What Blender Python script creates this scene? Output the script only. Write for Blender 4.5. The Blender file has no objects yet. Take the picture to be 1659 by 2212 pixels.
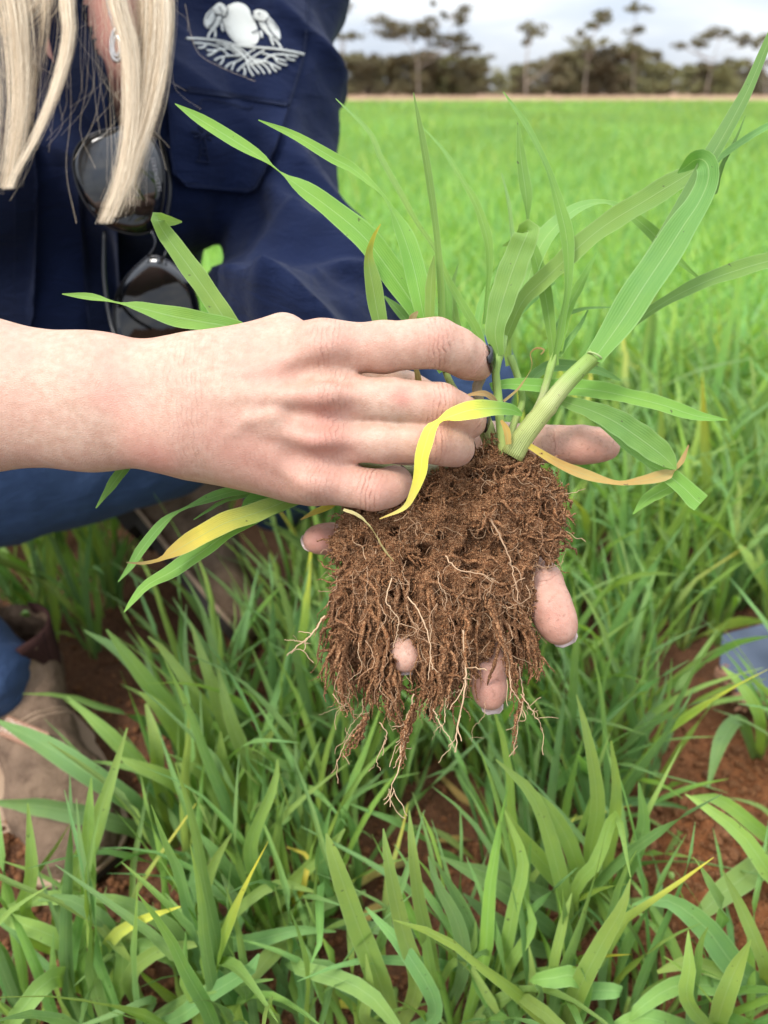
import bpy, math, random
import numpy as np
from mathutils import Vector, Matrix
from mathutils.bvhtree import BVHTree

random.seed(7)
rng = np.random.default_rng(11)
scene = bpy.context.scene
COL = scene.collection

# ------------------------------------------------------------------ camera
CAM_H = 0.62
PITCH = math.radians(29.2)
FPX, CX, CY = 1626.0, 829.5, 1106.0          # photograph measured on a 1659 x 2212 grid
cam_data = bpy.data.cameras.new('camera')
cam = bpy.data.objects.new('camera', cam_data)
COL.objects.link(cam)
cam.location = (0, 0, CAM_H)
cam.rotation_euler = (math.radians(90) - PITCH, 0, 0)
cam_data.sensor_fit = 'HORIZONTAL'
cam_data.sensor_width = 36.0
cam_data.lens = 36.0 * FPX / 1659.0
cam_data.clip_start = 0.01
cam_data.clip_end = 3000
cam_data.dof.use_dof = True
cam_data.dof.focus_distance = 0.352
cam_data.dof.aperture_fstop = 9.6
scene.camera = cam

# ------------------------------------------------------------------ sky, sun, exposure
SUN_EL, SUN_AZ = math.radians(56), math.radians(225)
world = bpy.data.worlds.new('World')
scene.world = world
world.use_nodes = True
nt = world.node_tree
nt.nodes.clear()
def wn(t, **kw):
    n = nt.nodes.new(t)
    for k, v in kw.items():
        setattr(n, k, v)
    return n
wo = wn('ShaderNodeOutputWorld')
bg = wn('ShaderNodeBackground'); bg.inputs['Strength'].default_value = 0.088
sky = wn('ShaderNodeTexSky', sky_type='NISHITA'); sky.sun_disc = False
sky.sun_elevation = SUN_EL; sky.sun_rotation = SUN_AZ
tc = wn('ShaderNodeTexCoord')
sep = wn('ShaderNodeSeparateXYZ')
nt.links.new(tc.outputs['Generated'], sep.inputs[0])
mp = wn('ShaderNodeMapping'); mp.inputs['Scale'].default_value = (1.6, 1.6, 7.5)
nt.links.new(tc.outputs['Generated'], mp.inputs[0])
cl = wn('ShaderNodeTexNoise'); cl.inputs['Scale'].default_value = 1.9; cl.inputs['Detail'].default_value = 6
cl.inputs['Roughness'].default_value = 0.55; cl.inputs['Distortion'].default_value = 0.3
nt.links.new(mp.outputs[0], cl.inputs['Vector'])
cr = wn('ShaderNodeValToRGB')
cr.color_ramp.elements[0].position = 0.34; cr.color_ramp.elements[0].color = (2.8, 3.2, 3.95, 1)
cr.color_ramp.elements[1].position = 0.66; cr.color_ramp.elements[1].color = (4.9, 5.0, 5.15, 1)
nt.links.new(cl.outputs['Fac'], cr.inputs[0])
# overcast sky: brighter towards the zenith (CIE overcast law)
mx = wn('ShaderNodeMath', operation='MAXIMUM'); mx.inputs[1].default_value = 0.0
nt.links.new(sep.outputs['Z'], mx.inputs[0])
ma = wn('ShaderNodeMath', operation='MULTIPLY_ADD'); ma.inputs[1].default_value = 2.95; ma.inputs[2].default_value = 1.0
nt.links.new(mx.outputs[0], ma.inputs[0])
vm = wn('ShaderNodeVectorMath', operation='SCALE')
nt.links.new(cr.outputs[0], vm.inputs[0]); nt.links.new(ma.outputs[0], vm.inputs['Scale'])
mixc = wn('ShaderNodeMix', data_type='RGBA'); mixc.inputs[0].default_value = 0.9
nt.links.new(sky.outputs[0], mixc.inputs[6]); nt.links.new(vm.outputs[0], mixc.inputs[7])
nt.links.new(mixc.outputs[2], bg.inputs['Color'])
nt.links.new(bg.outputs[0], wo.inputs[0])

sun_d = bpy.data.lights.new('sun', 'SUN')
sun_d.energy = 1.5; sun_d.angle = math.radians(14); sun_d.color = (1.0, 0.95, 0.88)
sun = bpy.data.objects.new('sun', sun_d); COL.objects.link(sun)
sdir = Vector((math.sin(SUN_AZ) * math.cos(SUN_EL), math.cos(SUN_AZ) * math.cos(SUN_EL), math.sin(SUN_EL)))
sun.rotation_euler = sdir.to_track_quat('Z', 'Y').to_euler()
sun.location = (0, 0, 5)
scene.view_settings.view_transform = 'Standard'
scene.view_settings.look = 'None'
scene.view_settings.gamma = 1.0
scene.view_settings.exposure = 1.16
scene.cycles.max_bounces = 8
scene.cycles.transparent_max_bounces = 8
scene.cycles.use_denoising = True

# ------------------------------------------------------------------ pixel -> world helpers
sp, cp = math.sin(PITCH), math.cos(PITCH)
C0 = np.array([0, 0, CAM_H])
RV = np.array([1.0, 0, 0]); UV_ = np.array([0, sp, cp]); FV = np.array([0, cp, -sp])
CW = np.stack([RV, UV_, FV])                      # rows: cam axes in world
def K(px, py, d):                                 # camera aligned metres
    return np.array([(px - CX) / FPX * d, (CY - py) / FPX * d, d])
def c2w(p):
    return C0 + np.asarray(p) @ CW
def w2c(p):
    return (np.asarray(p) - C0) @ CW.T
def P(px, py, d):
    return c2w(K(px, py, d))
def ray(px, py):
    v = np.array([(px - CX) / FPX, (CY - py) / FPX, 1.0]) @ CW
    return v / np.linalg.norm(v)
def G(px, py, h=0.0):                             # pixel on the horizontal plane at height h
    v = ray(px, py)
    return C0 + v * ((h - CAM_H) / v[2])
def AY(px, py, Y):                                # pixel at world distance Y
    v = ray(px, py)
    return C0 + v * (Y / v[1])
def topx(w):
    c = w2c(w)
    return np.stack([CX + c[..., 0] / c[..., 2] * FPX, CY - c[..., 1] / c[..., 2] * FPX, c[..., 2]], -1)

# ------------------------------------------------------------------ numpy noise
_perm = rng.random((64, 64, 64)).astype(np.float32)
def vnoise(p, s):
    q = np.asarray(p, dtype=np.float64) * s + 101.3
    i = np.floor(q).astype(int); f = q - i
    f = f * f * (3 - 2 * f)
    i0 = i & 63; i1 = (i + 1) & 63
    def g(a, b, c): return _perm[a, b, c]
    x0, y0, z0 = i0[..., 0], i0[..., 1], i0[..., 2]; x1, y1, z1 = i1[..., 0], i1[..., 1], i1[..., 2]
    fx, fy, fz = f[..., 0], f[..., 1], f[..., 2]
    a = g(x0, y0, z0) * (1 - fx) + g(x1, y0, z0) * fx
    b = g(x0, y1, z0) * (1 - fx) + g(x1, y1, z0) * fx
    c = g(x0, y0, z1) * (1 - fx) + g(x1, y0, z1) * fx
    d = g(x0, y1, z1) * (1 - fx) + g(x1, y1, z1) * fx
    return ((a * (1 - fy) + b * fy) * (1 - fz) + (c * (1 - fy) + d * fy) * fz) * 2 - 1
def fbm(p, s, o=4, g=0.5):
    r = 0; a = 1.0
    for k in range(o):
        r = r + a * vnoise(np.asarray(p) + 7.7 * k, s * 2 ** k); a *= g
    return r

# ------------------------------------------------------------------ mesh helpers
def mesh_from(name, V, F, smooth=True):
    me = bpy.data.meshes.new(name)
    V = np.asarray(V, dtype=np.float32)
    if isinstance(F, np.ndarray):
        n, k = F.shape
        me.vertices.add(len(V)); me.vertices.foreach_set('co', V.ravel())
        me.loops.add(n * k); me.loops.foreach_set('vertex_index', F.astype(np.int32).ravel())
        me.polygons.add(n)
        me.polygons.foreach_set('loop_start', np.arange(0, n * k, k, dtype=np.int32))
        me.polygons.foreach_set('loop_total', np.full(n, k, dtype=np.int32))
        me.update(calc_edges=True)
    else:
        me.from_pydata([tuple(v) for v in V], [], [tuple(f) for f in F]); me.update()
    if smooth:
        me.polygons.foreach_set('use_smooth', np.ones(len(me.polygons), dtype=bool))
    return me
def obj(name, me, mat=None, parent=None, loc=None):
    o = bpy.data.objects.new(name, me); COL.objects.link(o)
    if mat is not None and me is not None and len(me.materials) == 0: me.materials.append(mat)
    if parent is not None:
        o.parent = parent
        o.matrix_parent_inverse = parent_inv(parent)
    if loc is not None: o.location = loc
    return o
def parent_inv(p): return world_of(p).inverted()
def world_of(p):
    m = p.matrix_parent_inverse @ (Matrix.Translation(p.location) @ p.rotation_euler.to_matrix().to_4x4())
    return m if p.parent is None else world_of(p.parent) @ m
def empty(name, loc=(0, 0, 0)):
    o = bpy.data.objects.new(name, None); COL.objects.link(o)
    o.location = loc; o.empty_display_size = 0.05
    return o
def tag(o, label=None, cat=None, group=None, kind=None):
    if label: o['label'] = label
    if cat: o['category'] = cat
    if group: o['group'] = group
    if kind: o['kind'] = kind
    return o
def attr(me, name, arr, typ='FLOAT'):
    a = me.attributes.new(name, typ, 'POINT')
    arr = np.asarray(arr, dtype=np.float32)
    a.data.foreach_set('value' if typ == 'FLOAT' else ('color' if typ == 'FLOAT_COLOR' else 'vector'), arr.ravel())

def catmull(pts, n):
    pts = np.asarray(pts, dtype=float)
    m = len(pts)
    if m == 2:
        t = np.linspace(0, 1, n)[:, None]; return pts[0] * (1 - t) + pts[1] * t
    seg = np.linalg.norm(np.diff(pts[:, :3], axis=0), axis=1) + 1e-9
    u = np.concatenate([[0], np.cumsum(seg)]); u /= u[-1]
    t = np.linspace(0, 1, n)
    ext = np.vstack([2 * pts[0] - pts[1], pts, 2 * pts[-1] - pts[-2]])
    out = np.zeros((n, pts.shape[1]))
    for j, tt in enumerate(t):
        i = min(max(np.searchsorted(u, tt, side='right') - 1, 0), m - 2)
        f = (tt - u[i]) / (u[i + 1] - u[i])
        a, b, c, d = ext[i], ext[i + 1], ext[i + 2], ext[i + 3]
        out[j] = 0.5 * (2 * b + (c - a) * f + (2 * a - 5 * b + 4 * c - d) * f * f + (3 * b - a - 3 * c + d) * f ** 3)
    return out
def frames(pts):
    T = np.gradient(pts, axis=0); T /= np.linalg.norm(T, axis=1)[:, None] + 1e-12
    n = np.cross(T[0], [0.3, 0.2, 0.9]); n /= np.linalg.norm(n)
    N = [n]
    for i in range(1, len(pts)):
        n = N[-1] - T[i] * np.dot(N[-1], T[i]); n /= np.linalg.norm(n) + 1e-12; N.append(n)
    N = np.array(N); return T, N, np.cross(T, N)
def tube(pts, rad, sides=8, cap=True, flat=None):
    pts = np.asarray(pts, float); n = len(pts)
    rad = np.broadcast_to(np.asarray(rad, float), (n,))
    T, N, B = frames(pts)
    a = np.linspace(0, 2 * math.pi, sides, endpoint=False)
    V = (pts[:, None, :] + rad[:, None, None] * (np.cos(a)[None, :, None] * N[:, None, :] + np.sin(a)[None, :, None] * B[:, None, :])).reshape(-1, 3)
    i = np.arange(n - 1)[:, None] * sides; j = np.arange(sides)[None, :]; k = (j + 1) % sides
    F = np.stack([i + j, i + k, i + sides + k, i + sides + j], -1).reshape(-1, 4)
    F = [tuple(f) for f in F]
    if cap:
        F.append(tuple(range(sides))[::-1]); F.append(tuple(range((n - 1) * sides, n * sides)))
    return V, F
class Tubes:                                      # many tubes merged, quads only, vectorised
    def __init__(s): s.V = []; s.F = []; s.C = []; s.n = 0
    def add(s, pts, rad, sides=4, col=0.0):
        pts = np.asarray(pts, float); n = len(pts); rad = np.broadcast_to(np.asarray(rad, float), (n,)) if np.ndim(rad) < 2 else rad
        T, N, B = frames(pts)
        a = np.linspace(0, 2 * math.pi, sides, endpoint=False)
        r = rad[:, None, None] if rad.ndim == 1 else rad[:, :, None]
        V = (pts[:, None, :] + r * (np.cos(a)[None, :, None] * N[:, None, :] + np.sin(a)[None, :, None] * B[:, None, :])).reshape(-1, 3)
        i = np.arange(n - 1)[:, None] * sides; j = np.arange(sides)[None, :]; k = (j + 1) % sides
        F = np.stack([i + j, i + k, i + sides + k, i + sides + j], -1).reshape(-1, 4) + s.n
        s.V.append(V); s.F.append(F); s.n += len(V); s.C.append(np.full(len(V), col))
    def build(s, name):
        me = mesh_from(name, np.vstack(s.V), np.vstack(s.F)); attr(me, 'tone', np.concatenate(s.C)); return me

# ------------------------------------------------------------------ SDF + surface nets
class Field:
    def __init__(s, lo, hi, step):
        s.lo = np.asarray(lo, float); s.step = step
        s.n = np.ceil((np.asarray(hi) - s.lo) / step).astype(int) + 1
        s.ax = [s.lo[i] + np.arange(s.n[i]) * step for i in range(3)]
        s.big = 0.05
    def new(s): return np.full(s.n, s.big, dtype=np.float32)
    def box(s, lo, hi):
        a = np.clip(np.floor((np.asarray(lo) - s.lo) / s.step).astype(int), 0, s.n)
        b = np.clip(np.ceil((np.asarray(hi) - s.lo) / s.step).astype(int) + 1, 0, s.n)
        return tuple(slice(a[i], b[i]) for i in range(3))
    def cone(s, f, a, b, ra, rb, k=0.0, zs=1.0, sub=False):
        a = np.asarray(a, float); b = np.asarray(b, float)
        m = max(ra, rb) + max(k, s.step * 2) * 1.6 + s.step * 2
        if not sub: m += 0.006
        sl = s.box(np.minimum(a, b) - m, np.maximum(a, b) + m)
        X = s.ax[0][sl[0]][:, None, None]; Y = s.ax[1][sl[1]][None, :, None]; Z = s.ax[2][sl[2]][None, None, :]
        if X.size == 0 or Y.size == 0 or Z.size == 0: return
        ab = b - a; ab2 = ab.copy(); ab2[2] /= zs
        px, py, pz = X - a[0], Y - a[1], (Z - a[2]) / zs
        L = (ab2 ** 2).sum() + 1e-12
        h = np.clip((px * ab2[0] + py * ab2[1] + pz * ab2[2]) / L, 0, 1)
        d = np.sqrt((px - h * ab2[0]) ** 2 + (py - h * ab2[1]) ** 2 + (pz - h * ab2[2]) ** 2) - (ra + (rb - ra) * h)
        d = d.astype(np.float32)
        g = f[sl]
        if sub: f[sl] = smax(g, -d, k)
        else: f[sl] = smin(g, d, k)
    def chain(s, f, pts, k=0.003, zs=1.0):
        for (a, ra), (b, rb) in zip(pts[:-1], pts[1:]):
            s.cone(f, a, b, ra, rb, k, zs)
def smin(a, b, k):
    if k <= 0: return np.minimum(a, b)
    h = np.maximum(k - np.abs(a - b), 0) / k
    return np.minimum(a, b) - h * h * k * 0.25
def smax(a, b, k): return -smin(-a, -b, k)
def surface_nets(fl, f):
    n = f.shape
    neg = f < 0
    cn = np.zeros((n[0] - 1, n[1] - 1, n[2] - 1), np.int8)
    corners = [(i, j, k) for i in (0, 1) for j in (0, 1) for k in (0, 1)]
    def C(a, c): return a[c[0]:n[0] - 1 + c[0], c[1]:n[1] - 1 + c[1], c[2]:n[2] - 1 + c[2]]
    for c in corners: cn += C(neg, c)
    act = (cn > 0) & (cn < 8)
    idx = np.argwhere(act)
    vid = np.full(act.shape, -1, np.int64); vid[act] = np.arange(len(idx))
    acc = np.zeros((len(idx), 3)); cnt = np.zeros(len(idx))
    val = {c: f[idx[:, 0] + c[0], idx[:, 1] + c[1], idx[:, 2] + c[2]] for c in corners}
    for c in corners:
        for ax in range(3):
            if c[ax] == 0:
                d = list(c); d[ax] = 1; d = tuple(d)
                a, b = val[c], val[d]
                m = (a < 0) != (b < 0)
                t = np.where(m, a / np.where(m, a - b, 1), 0)
                p = np.tile(np.array(c, float), (len(idx), 1)); p[:, ax] = t
                acc[m] += p[m]; cnt[m] += 1
    V = fl.lo + (idx + acc / cnt[:, None]) * fl.step
    Fs = []
    for ax in range(3):
        u, w = (ax + 1) % 3, (ax + 2) % 3
        s0 = [slice(None)] * 3; s1 = [slice(None)] * 3
        s0[ax] = slice(0, -1); s1[ax] = slice(1, None)
        ch = neg[tuple(s0)] != neg[tuple(s1)]
        e = np.argwhere(ch)
        e = e[(e[:, u] > 0) & (e[:, u] < n[u] - 1) & (e[:, w] > 0) & (e[:, w] < n[w] - 1)]
        if len(e) == 0: continue
        flip = neg[tuple(s0)][e[:, 0], e[:, 1], e[:, 2]]
        q = []
        for du, dw in ((-1, -1), (0, -1), (0, 0), (-1, 0)):
            t = e.copy(); t[:, u] += du; t[:, w] += dw
            q.append(vid[t[:, 0], t[:, 1], t[:, 2]])
        q = np.stack(q, 1)
        q[~flip] = q[~flip][:, ::-1]
        Fs.append(q)
    F = np.vstack(Fs)
    return V, F[(F >= 0).all(1)]
def relax(V, F, it=2, lam=0.5):
    e = np.vstack([F[:, [i, (i + 1) % F.shape[1]]] for i in range(F.shape[1])])
    for _ in range(it):
        acc = np.zeros_like(V); c = np.zeros(len(V))
        for k in range(3):
            acc[:, k] = np.bincount(e[:, 0], V[e[:, 1], k], len(V)) + np.bincount(e[:, 1], V[e[:, 0], k], len(V))
        c = np.bincount(e[:, 0], minlength=len(V)) + np.bincount(e[:, 1], minlength=len(V))
        V = V + lam * (acc / np.maximum(c, 1)[:, None] - V)
    return V
def vnormals(V, F):
    a = np.cross(V[F[:, 2]] - V[F[:, 0]], V[F[:, 3 % F.shape[1]]] - V[F[:, 1]])
    N = np.zeros_like(V)
    for k in range(F.shape[1]):
        for c in range(3): N[:, c] += np.bincount(F[:, k], a[:, c], len(V))
    return N / (np.linalg.norm(N, axis=1)[:, None] + 1e-12)

# ------------------------------------------------------------------ materials
class M:
    def __init__(s, name):
        s.m = bpy.data.materials.new(name); s.m.use_nodes = True
        s.nt = s.m.node_tree; s.nt.nodes.clear()
        s.out = s.nt.nodes.new('ShaderNodeOutputMaterial')
    def n(s, t, ins=None, **kw):
        d = s.nt.nodes.new('ShaderNode' + t)
        for k, v in kw.items(): setattr(d, k, v)
        for k, v in (ins or {}).items(): s.set(d, k, v)
        return d
    def set(s, d, k, v):
        sock = d.inputs[k]
        if hasattr(v, 'links') or hasattr(v, 'is_linked'): s.nt.links.new(v, sock)
        else: sock.default_value = v
    def noise(s, scale, detail=4, rough=0.5, vec=None, dist=0.0):
        d = s.n('TexNoise', {'Scale': scale, 'Detail': detail, 'Roughness': rough, 'Distortion': dist})
        s.nt.links.new(vec if vec is not None else s.pos(), d.inputs['Vector']); return d.outputs['Fac']
    def pos(s):
        if not hasattr(s, '_pos'): s._pos = s.n('NewGeometry').outputs['Position']
        return s._pos
    def attr(s, name, out='Fac'): return s.n('Attribute', attribute_name=name).outputs[out]
    def ramp(s, fac, stops, interp='LINEAR'):
        r = s.n('ValToRGB'); cr = r.color_ramp; cr.interpolation = interp
        while len(cr.elements) < len(stops): cr.elements.new(0.5)
        for e, (p, c) in zip(cr.elements, stops):
            e.position = p; e.color = (c if len(c) == 4 else (*c, 1))
        s.nt.links.new(fac, r.inputs[0]); return r.outputs[0]
    def mix(s, f, a, b, blend='MIX'):
        d = s.n('Mix', data_type='RGBA', blend_type=blend)
        s.set(d, 0, f)
        for i, v in ((6, a), (7, b)):
            if isinstance(v, tuple) and len(v) == 3: v = (*v, 1)
            s.set(d, i, v)
        return d.outputs[2]
    def math(s, op, a, b=0.0, c=0.0):
        d = s.n('Math', operation=op)
        for i, v in enumerate((a, b, c)): s.set(d, i, v)
        return d.outputs[0]
    def bump(s, h, strength=0.3, dist=0.001, normal=None):
        d = s.n('Bump', {'Strength': strength, 'Distance': dist, 'Height': h})
        if normal is not None: s.nt.links.new(normal, d.inputs['Normal'])
        return d.outputs[0]
    def bsdf(s, col, rough=0.5, spec=0.5, normal=None, **kw):
        d = s.n('BsdfPrincipled')
        if isinstance(col, tuple) and len(col) == 3: col = (*col, 1)
        s.set(d, 'Base Color', col); s.set(d, 'Roughness', rough); s.set(d, 'Specular IOR Level', spec)
        if normal is not None: s.set(d, 'Normal', normal)
        for k, v in kw.items(): s.set(d, k.replace('_', ' '), v)
        return d
    def done(s, shader):
        s.nt.links.new(shader.outputs[0] if hasattr(shader, 'outputs') else shader, s.out.inputs[0]); return s.m

def make_leaf_mat(name, sat=1.0, transl=0.32):
    m = M(name)
    col = m.attr('Col', 'Color')
    uv = m.n('UVMap').outputs[0]
    sx = m.n('SeparateXYZ', {0: uv}); u = sx.outputs[0]; v = sx.outputs[1]
    rnd = m.n('ObjectInfo').outputs['Random']
    stripe = m.math('SINE', m.math('MULTIPLY', u, 75.0))
    cv = m.n('CombineXYZ', {0: m.math('MULTIPLY', u, 26.0), 1: m.math('MULTIPLY', v, 2.2), 2: m.math('MULTIPLY', rnd, 40.0)}).outputs[0]
    streak = m.noise(1.0, 3, 0.6, cv)
    mid = m.math('SUBTRACT', 1.0, m.math('MINIMUM', m.math('MULTIPLY', m.math('ABSOLUTE', m.math('SUBTRACT', u, 0.5)), 28.0), 1.0))
    c1 = m.mix(m.math('MULTIPLY', m.math('SUBTRACT', streak, 0.35), 0.9), col, m.mix(0.55, col, (0.30, 0.42, 0.12)))
    c1 = m.mix(m.math('MULTIPLY', m.math('ADD', stripe, 1.0), 0.055), c1, m.mix(1.0, c1, (0.5, 0.62, 0.45), 'MULTIPLY'))
    c1 = m.mix(m.math('MULTIPLY', mid, 0.42), c1, (0.40, 0.54, 0.24))
    pt = m.noise(55.0, 4, 0.65)
    c1 = m.mix(m.math('MULTIPLY_ADD', pt, 1.5, -0.62), c1, m.mix(1.0, c1, (1.35, 1.18, 0.9), 'MULTIPLY'))
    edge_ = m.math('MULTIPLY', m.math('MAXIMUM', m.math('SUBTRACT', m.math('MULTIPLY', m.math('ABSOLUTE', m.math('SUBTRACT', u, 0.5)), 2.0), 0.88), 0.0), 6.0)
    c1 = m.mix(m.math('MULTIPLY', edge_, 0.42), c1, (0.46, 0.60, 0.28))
    hs = m.n('HueSaturation', {'Hue': m.math('MULTIPLY_ADD', rnd, 0.024, 0.498), 'Saturation': sat, 'Value': m.math('MULTIPLY_ADD', rnd, 0.42, 0.86), 'Color': c1})
    c2 = hs.outputs[0]
    # blemishes: small dark spots and pale scars, sparse
    sp_ = m.noise(260.0, 2, 0.4)
    c2 = m.mix(m.math('MULTIPLY', m.math('GREATER_THAN', sp_, 0.745), 0.7), c2, (0.06, 0.05, 0.015))
    nb = m.bump(m.math('ADD', m.math('MULTIPLY', stripe, 0.7), m.math('MULTIPLY', mid, -4.0)), 0.32, 0.00025)
    geo = m.n('NewGeometry')
    back = m.mix(m.math('MULTIPLY', geo.outputs['Backfacing'], 0.35), c2, m.mix(0.4, c2, (0.30, 0.44, 0.24)))
    b = m.bsdf(back, m.math('MULTIPLY_ADD', streak, 0.2, 0.46), 0.26, nb)
    t = m.n('BsdfTranslucent', {'Color': m.mix(1.0, c2, (1.0, 1.0, 0.45), 'MULTIPLY')})
    ms = m.n('MixShader', {0: transl}); m.nt.links.new(b.outputs[0], ms.inputs[1]); m.nt.links.new(t.outputs[0], ms.inputs[2])
    return m.done(ms)
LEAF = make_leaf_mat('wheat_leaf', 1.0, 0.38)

m = M('wheat_stem')
col = m.attr('Col', 'Color'); uv = m.n('UVMap').outputs[0]; sx = m.n('SeparateXYZ', {0: uv})
st = m.math('SINE', m.math('MULTIPLY', sx.outputs[0], 110.0))
cv = m.n('CombineXYZ', {0: m.math('MULTIPLY', sx.outputs[0], 30.0), 1: m.math('MULTIPLY', sx.outputs[1], 1.5), 2: 3.0}).outputs[0]
stn = m.noise(1.0, 4, 0.6, cv)
c = m.mix(m.math('MULTIPLY', m.math('ADD', st, 1.0), 0.42), col, m.mix(1.0, col, (0.45, 0.6, 0.3), 'MULTIPLY'))
c = m.mix(m.math('MULTIPLY', stn, 0.4), c, m.mix(0.4, c, (0.60, 0.58, 0.30)))
dirt = m.noise(420.0, 4, 0.7)
c = m.mix(m.math('MULTIPLY', m.math('GREATER_THAN', dirt, 0.66), 0.75), c, (0.07, 0.035, 0.015))
STEM = m.done(m.bsdf(c, 0.45, 0.4, m.bump(st, 0.4, 0.0004), Subsurface_Weight=0.0))

def make_skin():
    m = M('skin')
    red = m.attr('red'); cu = m.attr('crease_u'); cm_ = m.attr('crease_m')
    big = m.noise(38.0, 4, 0.55); fine = m.noise(240.0, 4, 0.6); vfine = m.noise(1100.0, 3, 0.6)
    base = m.mix(m.ramp(fine, [(0.30, (0, 0, 0)), (0.70, (1, 1, 1))]), (0.405, 0.250, 0.172), (0.515, 0.360, 0.268))
    base = m.mix(m.math('MULTIPLY_ADD', big, 1.7, -0.60), base, (0.475, 0.230, 0.172))
    base = m.mix(m.math('MULTIPLY', red, 0.75), base, (0.475, 0.172, 0.132))
    frk = m.noise(430.0, 2, 0.4)
    base = m.mix(m.math('MULTIPLY', m.math('GREATER_THAN', frk, 0.72), 0.22), base, (0.52, 0.25, 0.16))
    # wrinkles across the joints: coordinate along the finger, bent by noise
    w = m.math('MULTIPLY_ADD', m.noise(130.0, 3, 0.5), 7.0, m.math('MULTIPLY', cu, 1.45))
    wv = m.math('POWER', m.math('ABSOLUTE', m.math('SINE', w)), 0.40)
    wgate = m.ramp(m.noise(210.0, 3, 0.6), [(0.36, (0.15, 0.15, 0.15)), (0.62, (1, 1, 1))])
    wr = m.math('MULTIPLY', m.math('MULTIPLY', m.math('SUBTRACT', 1.0, wv), wgate), cm_)
    base = m.mix(m.math('MULTIPLY', wr, 0.95), base, (0.30, 0.11, 0.075))
    # fine cross-hatched skin relief
    vor = m.n('TexVoronoi', {'Scale': 900.0}, feature='DISTANCE_TO_EDGE'); m.nt.links.new(m.pos(), vor.inputs['Vector'])
    h = m.math('ADD', m.math('MULTIPLY', wr, -1.8), m.math('MULTIPLY_ADD', vfine, 0.25, m.math('MULTIPLY', vor.outputs['Distance'], 0.5)))
    nb = m.bump(h, 0.6, 0.0007)
    nb2 = m.bump(fine, 0.16, 0.0014, nb)
    dm = m.attr('dirt')
    dn = m.math('MULTIPLY', m.ramp(m.noise(330.0, 4, 0.75), [(0.56, (0, 0, 0)), (0.68, (1, 1, 1))]), dm)
    base = m.mix(m.math('MULTIPLY', dn, 0.55), base, (0.15, 0.065, 0.032))
    base = m.mix(m.math('MULTIPLY', m.noise(60.0, 4, 0.6), m.math('MULTIPLY', dm, 0.10)), base, (0.34, 0.17, 0.10))
    b = m.bsdf(base, m.math('MULTIPLY_ADD', fine, 0.16, 0.42), 0.32, nb2)
    b.inputs['Subsurface Weight'].default_value = 0.22
    b.inputs['Subsurface Radius'].default_value = (0.0032, 0.0013, 0.0008)
    b.inputs['Subsurface Scale'].default_value = 1.0
    return m.done(b)
SKIN = make_skin()

m = M('nail_polish'); POLISH = m.done(m.bsdf((0.006, 0.006, 0.007), 0.12, 0.7))
m = M('nail_plain'); NAIL = m.done(m.bsdf((0.54, 0.42, 0.37), 0.25, 0.5))

def cloth_mat(name, c0, c1, scale, rough=0.85, weave=900.0, dirt=None):
    m = M(name)
    n1 = m.noise(scale, 5, 0.6); n2 = m.noise(weave, 2, 0.5)
    c = m.mix(n1, c0, c1)
    c = m.mix(m.math('MULTIPLY', n2, 0.35), c, m.mix(1.0, c, (1.9, 1.9, 1.9), 'MULTIPLY'))
    mp_ = m.n('Mapping', {'Scale': (9.0, 9.0, 26.0), 'Rotation': (0.3, 0.5, 0.4)}); m.nt.links.new(m.pos(), mp_.inputs[0])
    wr = m.noise(2.2, 5, 0.6, mp_.outputs[0], 0.8)
    nb = m.bump(wr, 0.55, 0.006); nb = m.bump(n2, 0.35, 0.0008, nb)
    b = m.bsdf(c, rough, 0.14, nb); b.inputs['Sheen Weight'].default_value = 0.04; b.inputs['Sheen Roughness'].default_value = 0.5
    return m.done(b)
NAVY = cloth_mat('navy_cotton', (0.0022, 0.0056, 0.0225), (0.0036, 0.0088, 0.034), 40.0)
NAVY2 = cloth_mat('navy_cotton_seam', (0.0028, 0.0056, 0.019), (0.0044, 0.0086, 0.028), 60.0)
DENIM = cloth_mat('blue_denim', (0.016, 0.030, 0.068), (0.042, 0.072, 0.145), 55.0, 0.8, 1400.0)
m = M('white_thread')
tn = m.n('TexWave', {'Scale': 520.0, 'Distortion': 1.5, 'Detail': 1.0}); m.nt.links.new(m.pos(), tn.inputs['Vector'])
THREAD = m.done(m.bsdf(m.mix(tn.outputs['Fac'], (0.42, 0.44, 0.41), (0.66, 0.68, 0.64)), 0.6, 0.3, m.bump(tn.outputs['Fac'], 0.5, 0.0004)))

m = M('suede'); n1 = m.noise(26.0, 5, 0.6); n2 = m.noise(160.0, 4, 0.6)
c = m.mix(m.ramp(n1, [(0.32, (0, 0, 0)), (0.68, (1, 1, 1))]), (0.080, 0.050, 0.031), (0.20, 0.132, 0.086))
c = m.mix(m.math('MULTIPLY', n2, 0.35), c, (0.30, 0.21, 0.145))
c = m.mix(m.ramp(m.noise(75.0, 5, 0.7), [(0.52, (0, 0, 0)), (0.70, (0.7, 0.7, 0.7))]), c, (0.055, 0.030, 0.019))
SUEDE = m.done(m.bsdf(c, 0.85, 0.2, m.bump(m.noise(40.0, 5, 0.65), 0.7, 0.006, m.bump(n2, 0.6, 0.0015))))
m = M('boot_welt'); WELT = m.done(m.bsdf(m.mix(m.noise(60, 4), (0.30, 0.20, 0.13), (0.42, 0.30, 0.20)), 0.75, 0.25))
m = M('black_rubber'); RUBBER = m.done(m.bsdf(m.mix(m.noise(50, 4), (0.012, 0.012, 0.013), (0.05, 0.035, 0.025)), 0.7, 0.3))
m = M('elastic'); wv = m.n('TexWave', {'Scale': 190.0, 'Distortion': 0.4}, bands_direction='X'); m.nt.links.new(m.pos(), wv.inputs['Vector'])
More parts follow.
